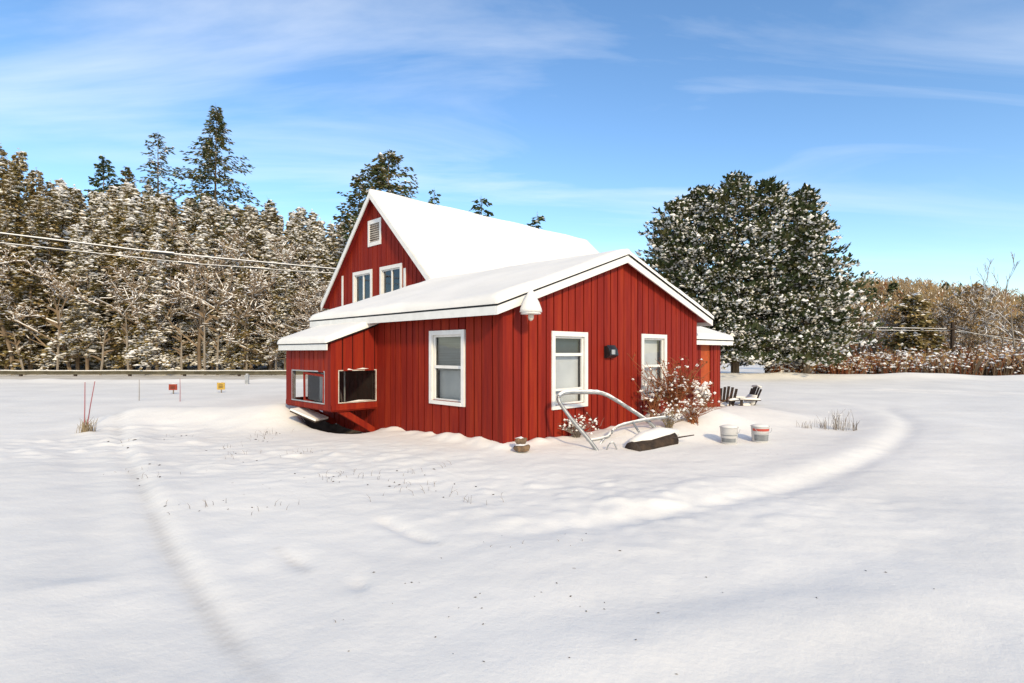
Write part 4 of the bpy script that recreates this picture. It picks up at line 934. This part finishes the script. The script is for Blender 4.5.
# ------------------------------------------------------------------ light, sky, camera
SUN_AZ, SUN_EL = 156, 28        # degrees clockwise from +Y
az, el = R(SUN_AZ), R(SUN_EL); sd = Vector((math.sin(az)*math.cos(el), math.cos(az)*math.cos(el), math.sin(el)))
l = bpy.data.lights.new('sun', 'SUN'); l.energy = 2.25; l.angle = R(5); l.color = (1, .81, .52); lo = bpy.data.objects.new('sun', l); col.objects.link(lo)
lo.rotation_euler = (-sd).to_track_quat('-Z', 'Y').to_euler(); lo.location = sd*60+Vector((0,0,20))
W = bpy.data.worlds.new('World'); scene.world = W; W.use_nodes = True; nt = W.node_tree; L = nt.links.new; bg = nt.nodes['Background']
sky = N(nt, 'ShaderNodeTexSky', sky_type='NISHITA'); sky.sun_disc = False; sky.sun_elevation = el; sky.sun_rotation = az; sky.air_density = 1.1; sky.dust_density = .15; sky.ozone_density = 2.2; sky.altitude = 900
tc = N(nt, 'ShaderNodeTexCoord'); sp = N(nt, 'ShaderNodeSeparateXYZ'); L(tc.outputs['Generated'], sp.inputs[0])
# cirrus: project the view direction on a flat layer overhead
mz = N(nt, 'ShaderNodeMath', operation='MAXIMUM'); L(sp.outputs[2], mz.inputs[0]); mz.inputs[1].default_value = .03
za = N(nt, 'ShaderNodeMath', operation='ADD'); L(mz.outputs[0], za.inputs[0]); za.inputs[1].default_value = .12
dx = N(nt, 'ShaderNodeMath', operation='DIVIDE'); L(sp.outputs[0], dx.inputs[0]); L(za.outputs[0], dx.inputs[1])
dy = N(nt, 'ShaderNodeMath', operation='DIVIDE'); L(sp.outputs[1], dy.inputs[0]); L(za.outputs[0], dy.inputs[1])
cb = N(nt, 'ShaderNodeCombineXYZ'); L(dx.outputs[0], cb.inputs[0]); L(dy.outputs[0], cb.inputs[1])
mp = N(nt, 'ShaderNodeMapping'); mp.inputs['Rotation'].default_value = (0, 0, R(-14)); mp.inputs['Scale'].default_value = (.42, 1.5, 1); mp.inputs['Location'].default_value = (3.1, 1.7, 0); L(cb.outputs[0], mp.inputs[0])
n1 = N(nt, 'ShaderNodeTexNoise', Scale=1.1, Detail=9, Roughness=.56, Distortion=.7); L(mp.outputs[0], n1.inputs['Vector'])
r1 = N(nt, 'ShaderNodeValToRGB'); r1.color_ramp.elements[0].position = .48; r1.color_ramp.elements[1].position = .82; L(n1.outputs['Fac'], r1.inputs[0])
mu = N(nt, 'ShaderNodeMath', operation='MULTIPLY'); L(r1.outputs[0], mu.inputs[0]); mz2 = N(nt, 'ShaderNodeMapRange', interpolation_type='SMOOTHSTEP'); mz2.inputs['From Min'].default_value = .10; mz2.inputs['From Max'].default_value = .36; mz2.inputs['To Min'].default_value = .08; mz2.inputs['To Max'].default_value = .5; L(sp.outputs[2], mz2.inputs['Value']); L(mz2.outputs[0], mu.inputs[1])
mb_ = N(nt, 'ShaderNodeMapRange', interpolation_type='SMOOTHSTEP'); mb_.inputs['From Min'].default_value = .15; mb_.inputs['From Max'].default_value = -.7; mb_.inputs['To Max'].default_value = .62; L(sp.outputs[1], mb_.inputs['Value'])  # extra haze veil behind the camera, added to soften and neutralise the fill
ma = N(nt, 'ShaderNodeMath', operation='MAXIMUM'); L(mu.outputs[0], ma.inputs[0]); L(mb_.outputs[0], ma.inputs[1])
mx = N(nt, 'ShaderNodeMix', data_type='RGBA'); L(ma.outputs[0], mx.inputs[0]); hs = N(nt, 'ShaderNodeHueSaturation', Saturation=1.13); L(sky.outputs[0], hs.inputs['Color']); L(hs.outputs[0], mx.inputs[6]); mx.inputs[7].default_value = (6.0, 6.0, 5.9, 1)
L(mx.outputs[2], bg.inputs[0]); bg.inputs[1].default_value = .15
cam = bpy.data.cameras.new('camera'); co = bpy.data.objects.new('camera', cam); col.objects.link(co); scene.camera = co
co.location = (0, 0, CH); co.rotation_euler = (R(90), 0, 0); cam.sensor_width = 36; cam.lens = F/1024*36; cam.shift_y = (HZ-341.5)/1024; cam.clip_end = 3000; cam.clip_start = .05
scene.view_settings.view_transform = 'Standard'; scene.view_settings.look = 'None'; scene.view_settings.gamma = 1; scene.view_settings.exposure = .60
scene.render.engine = 'CYCLES'; scene.render.resolution_x = 1024; scene.render.resolution_y = 683
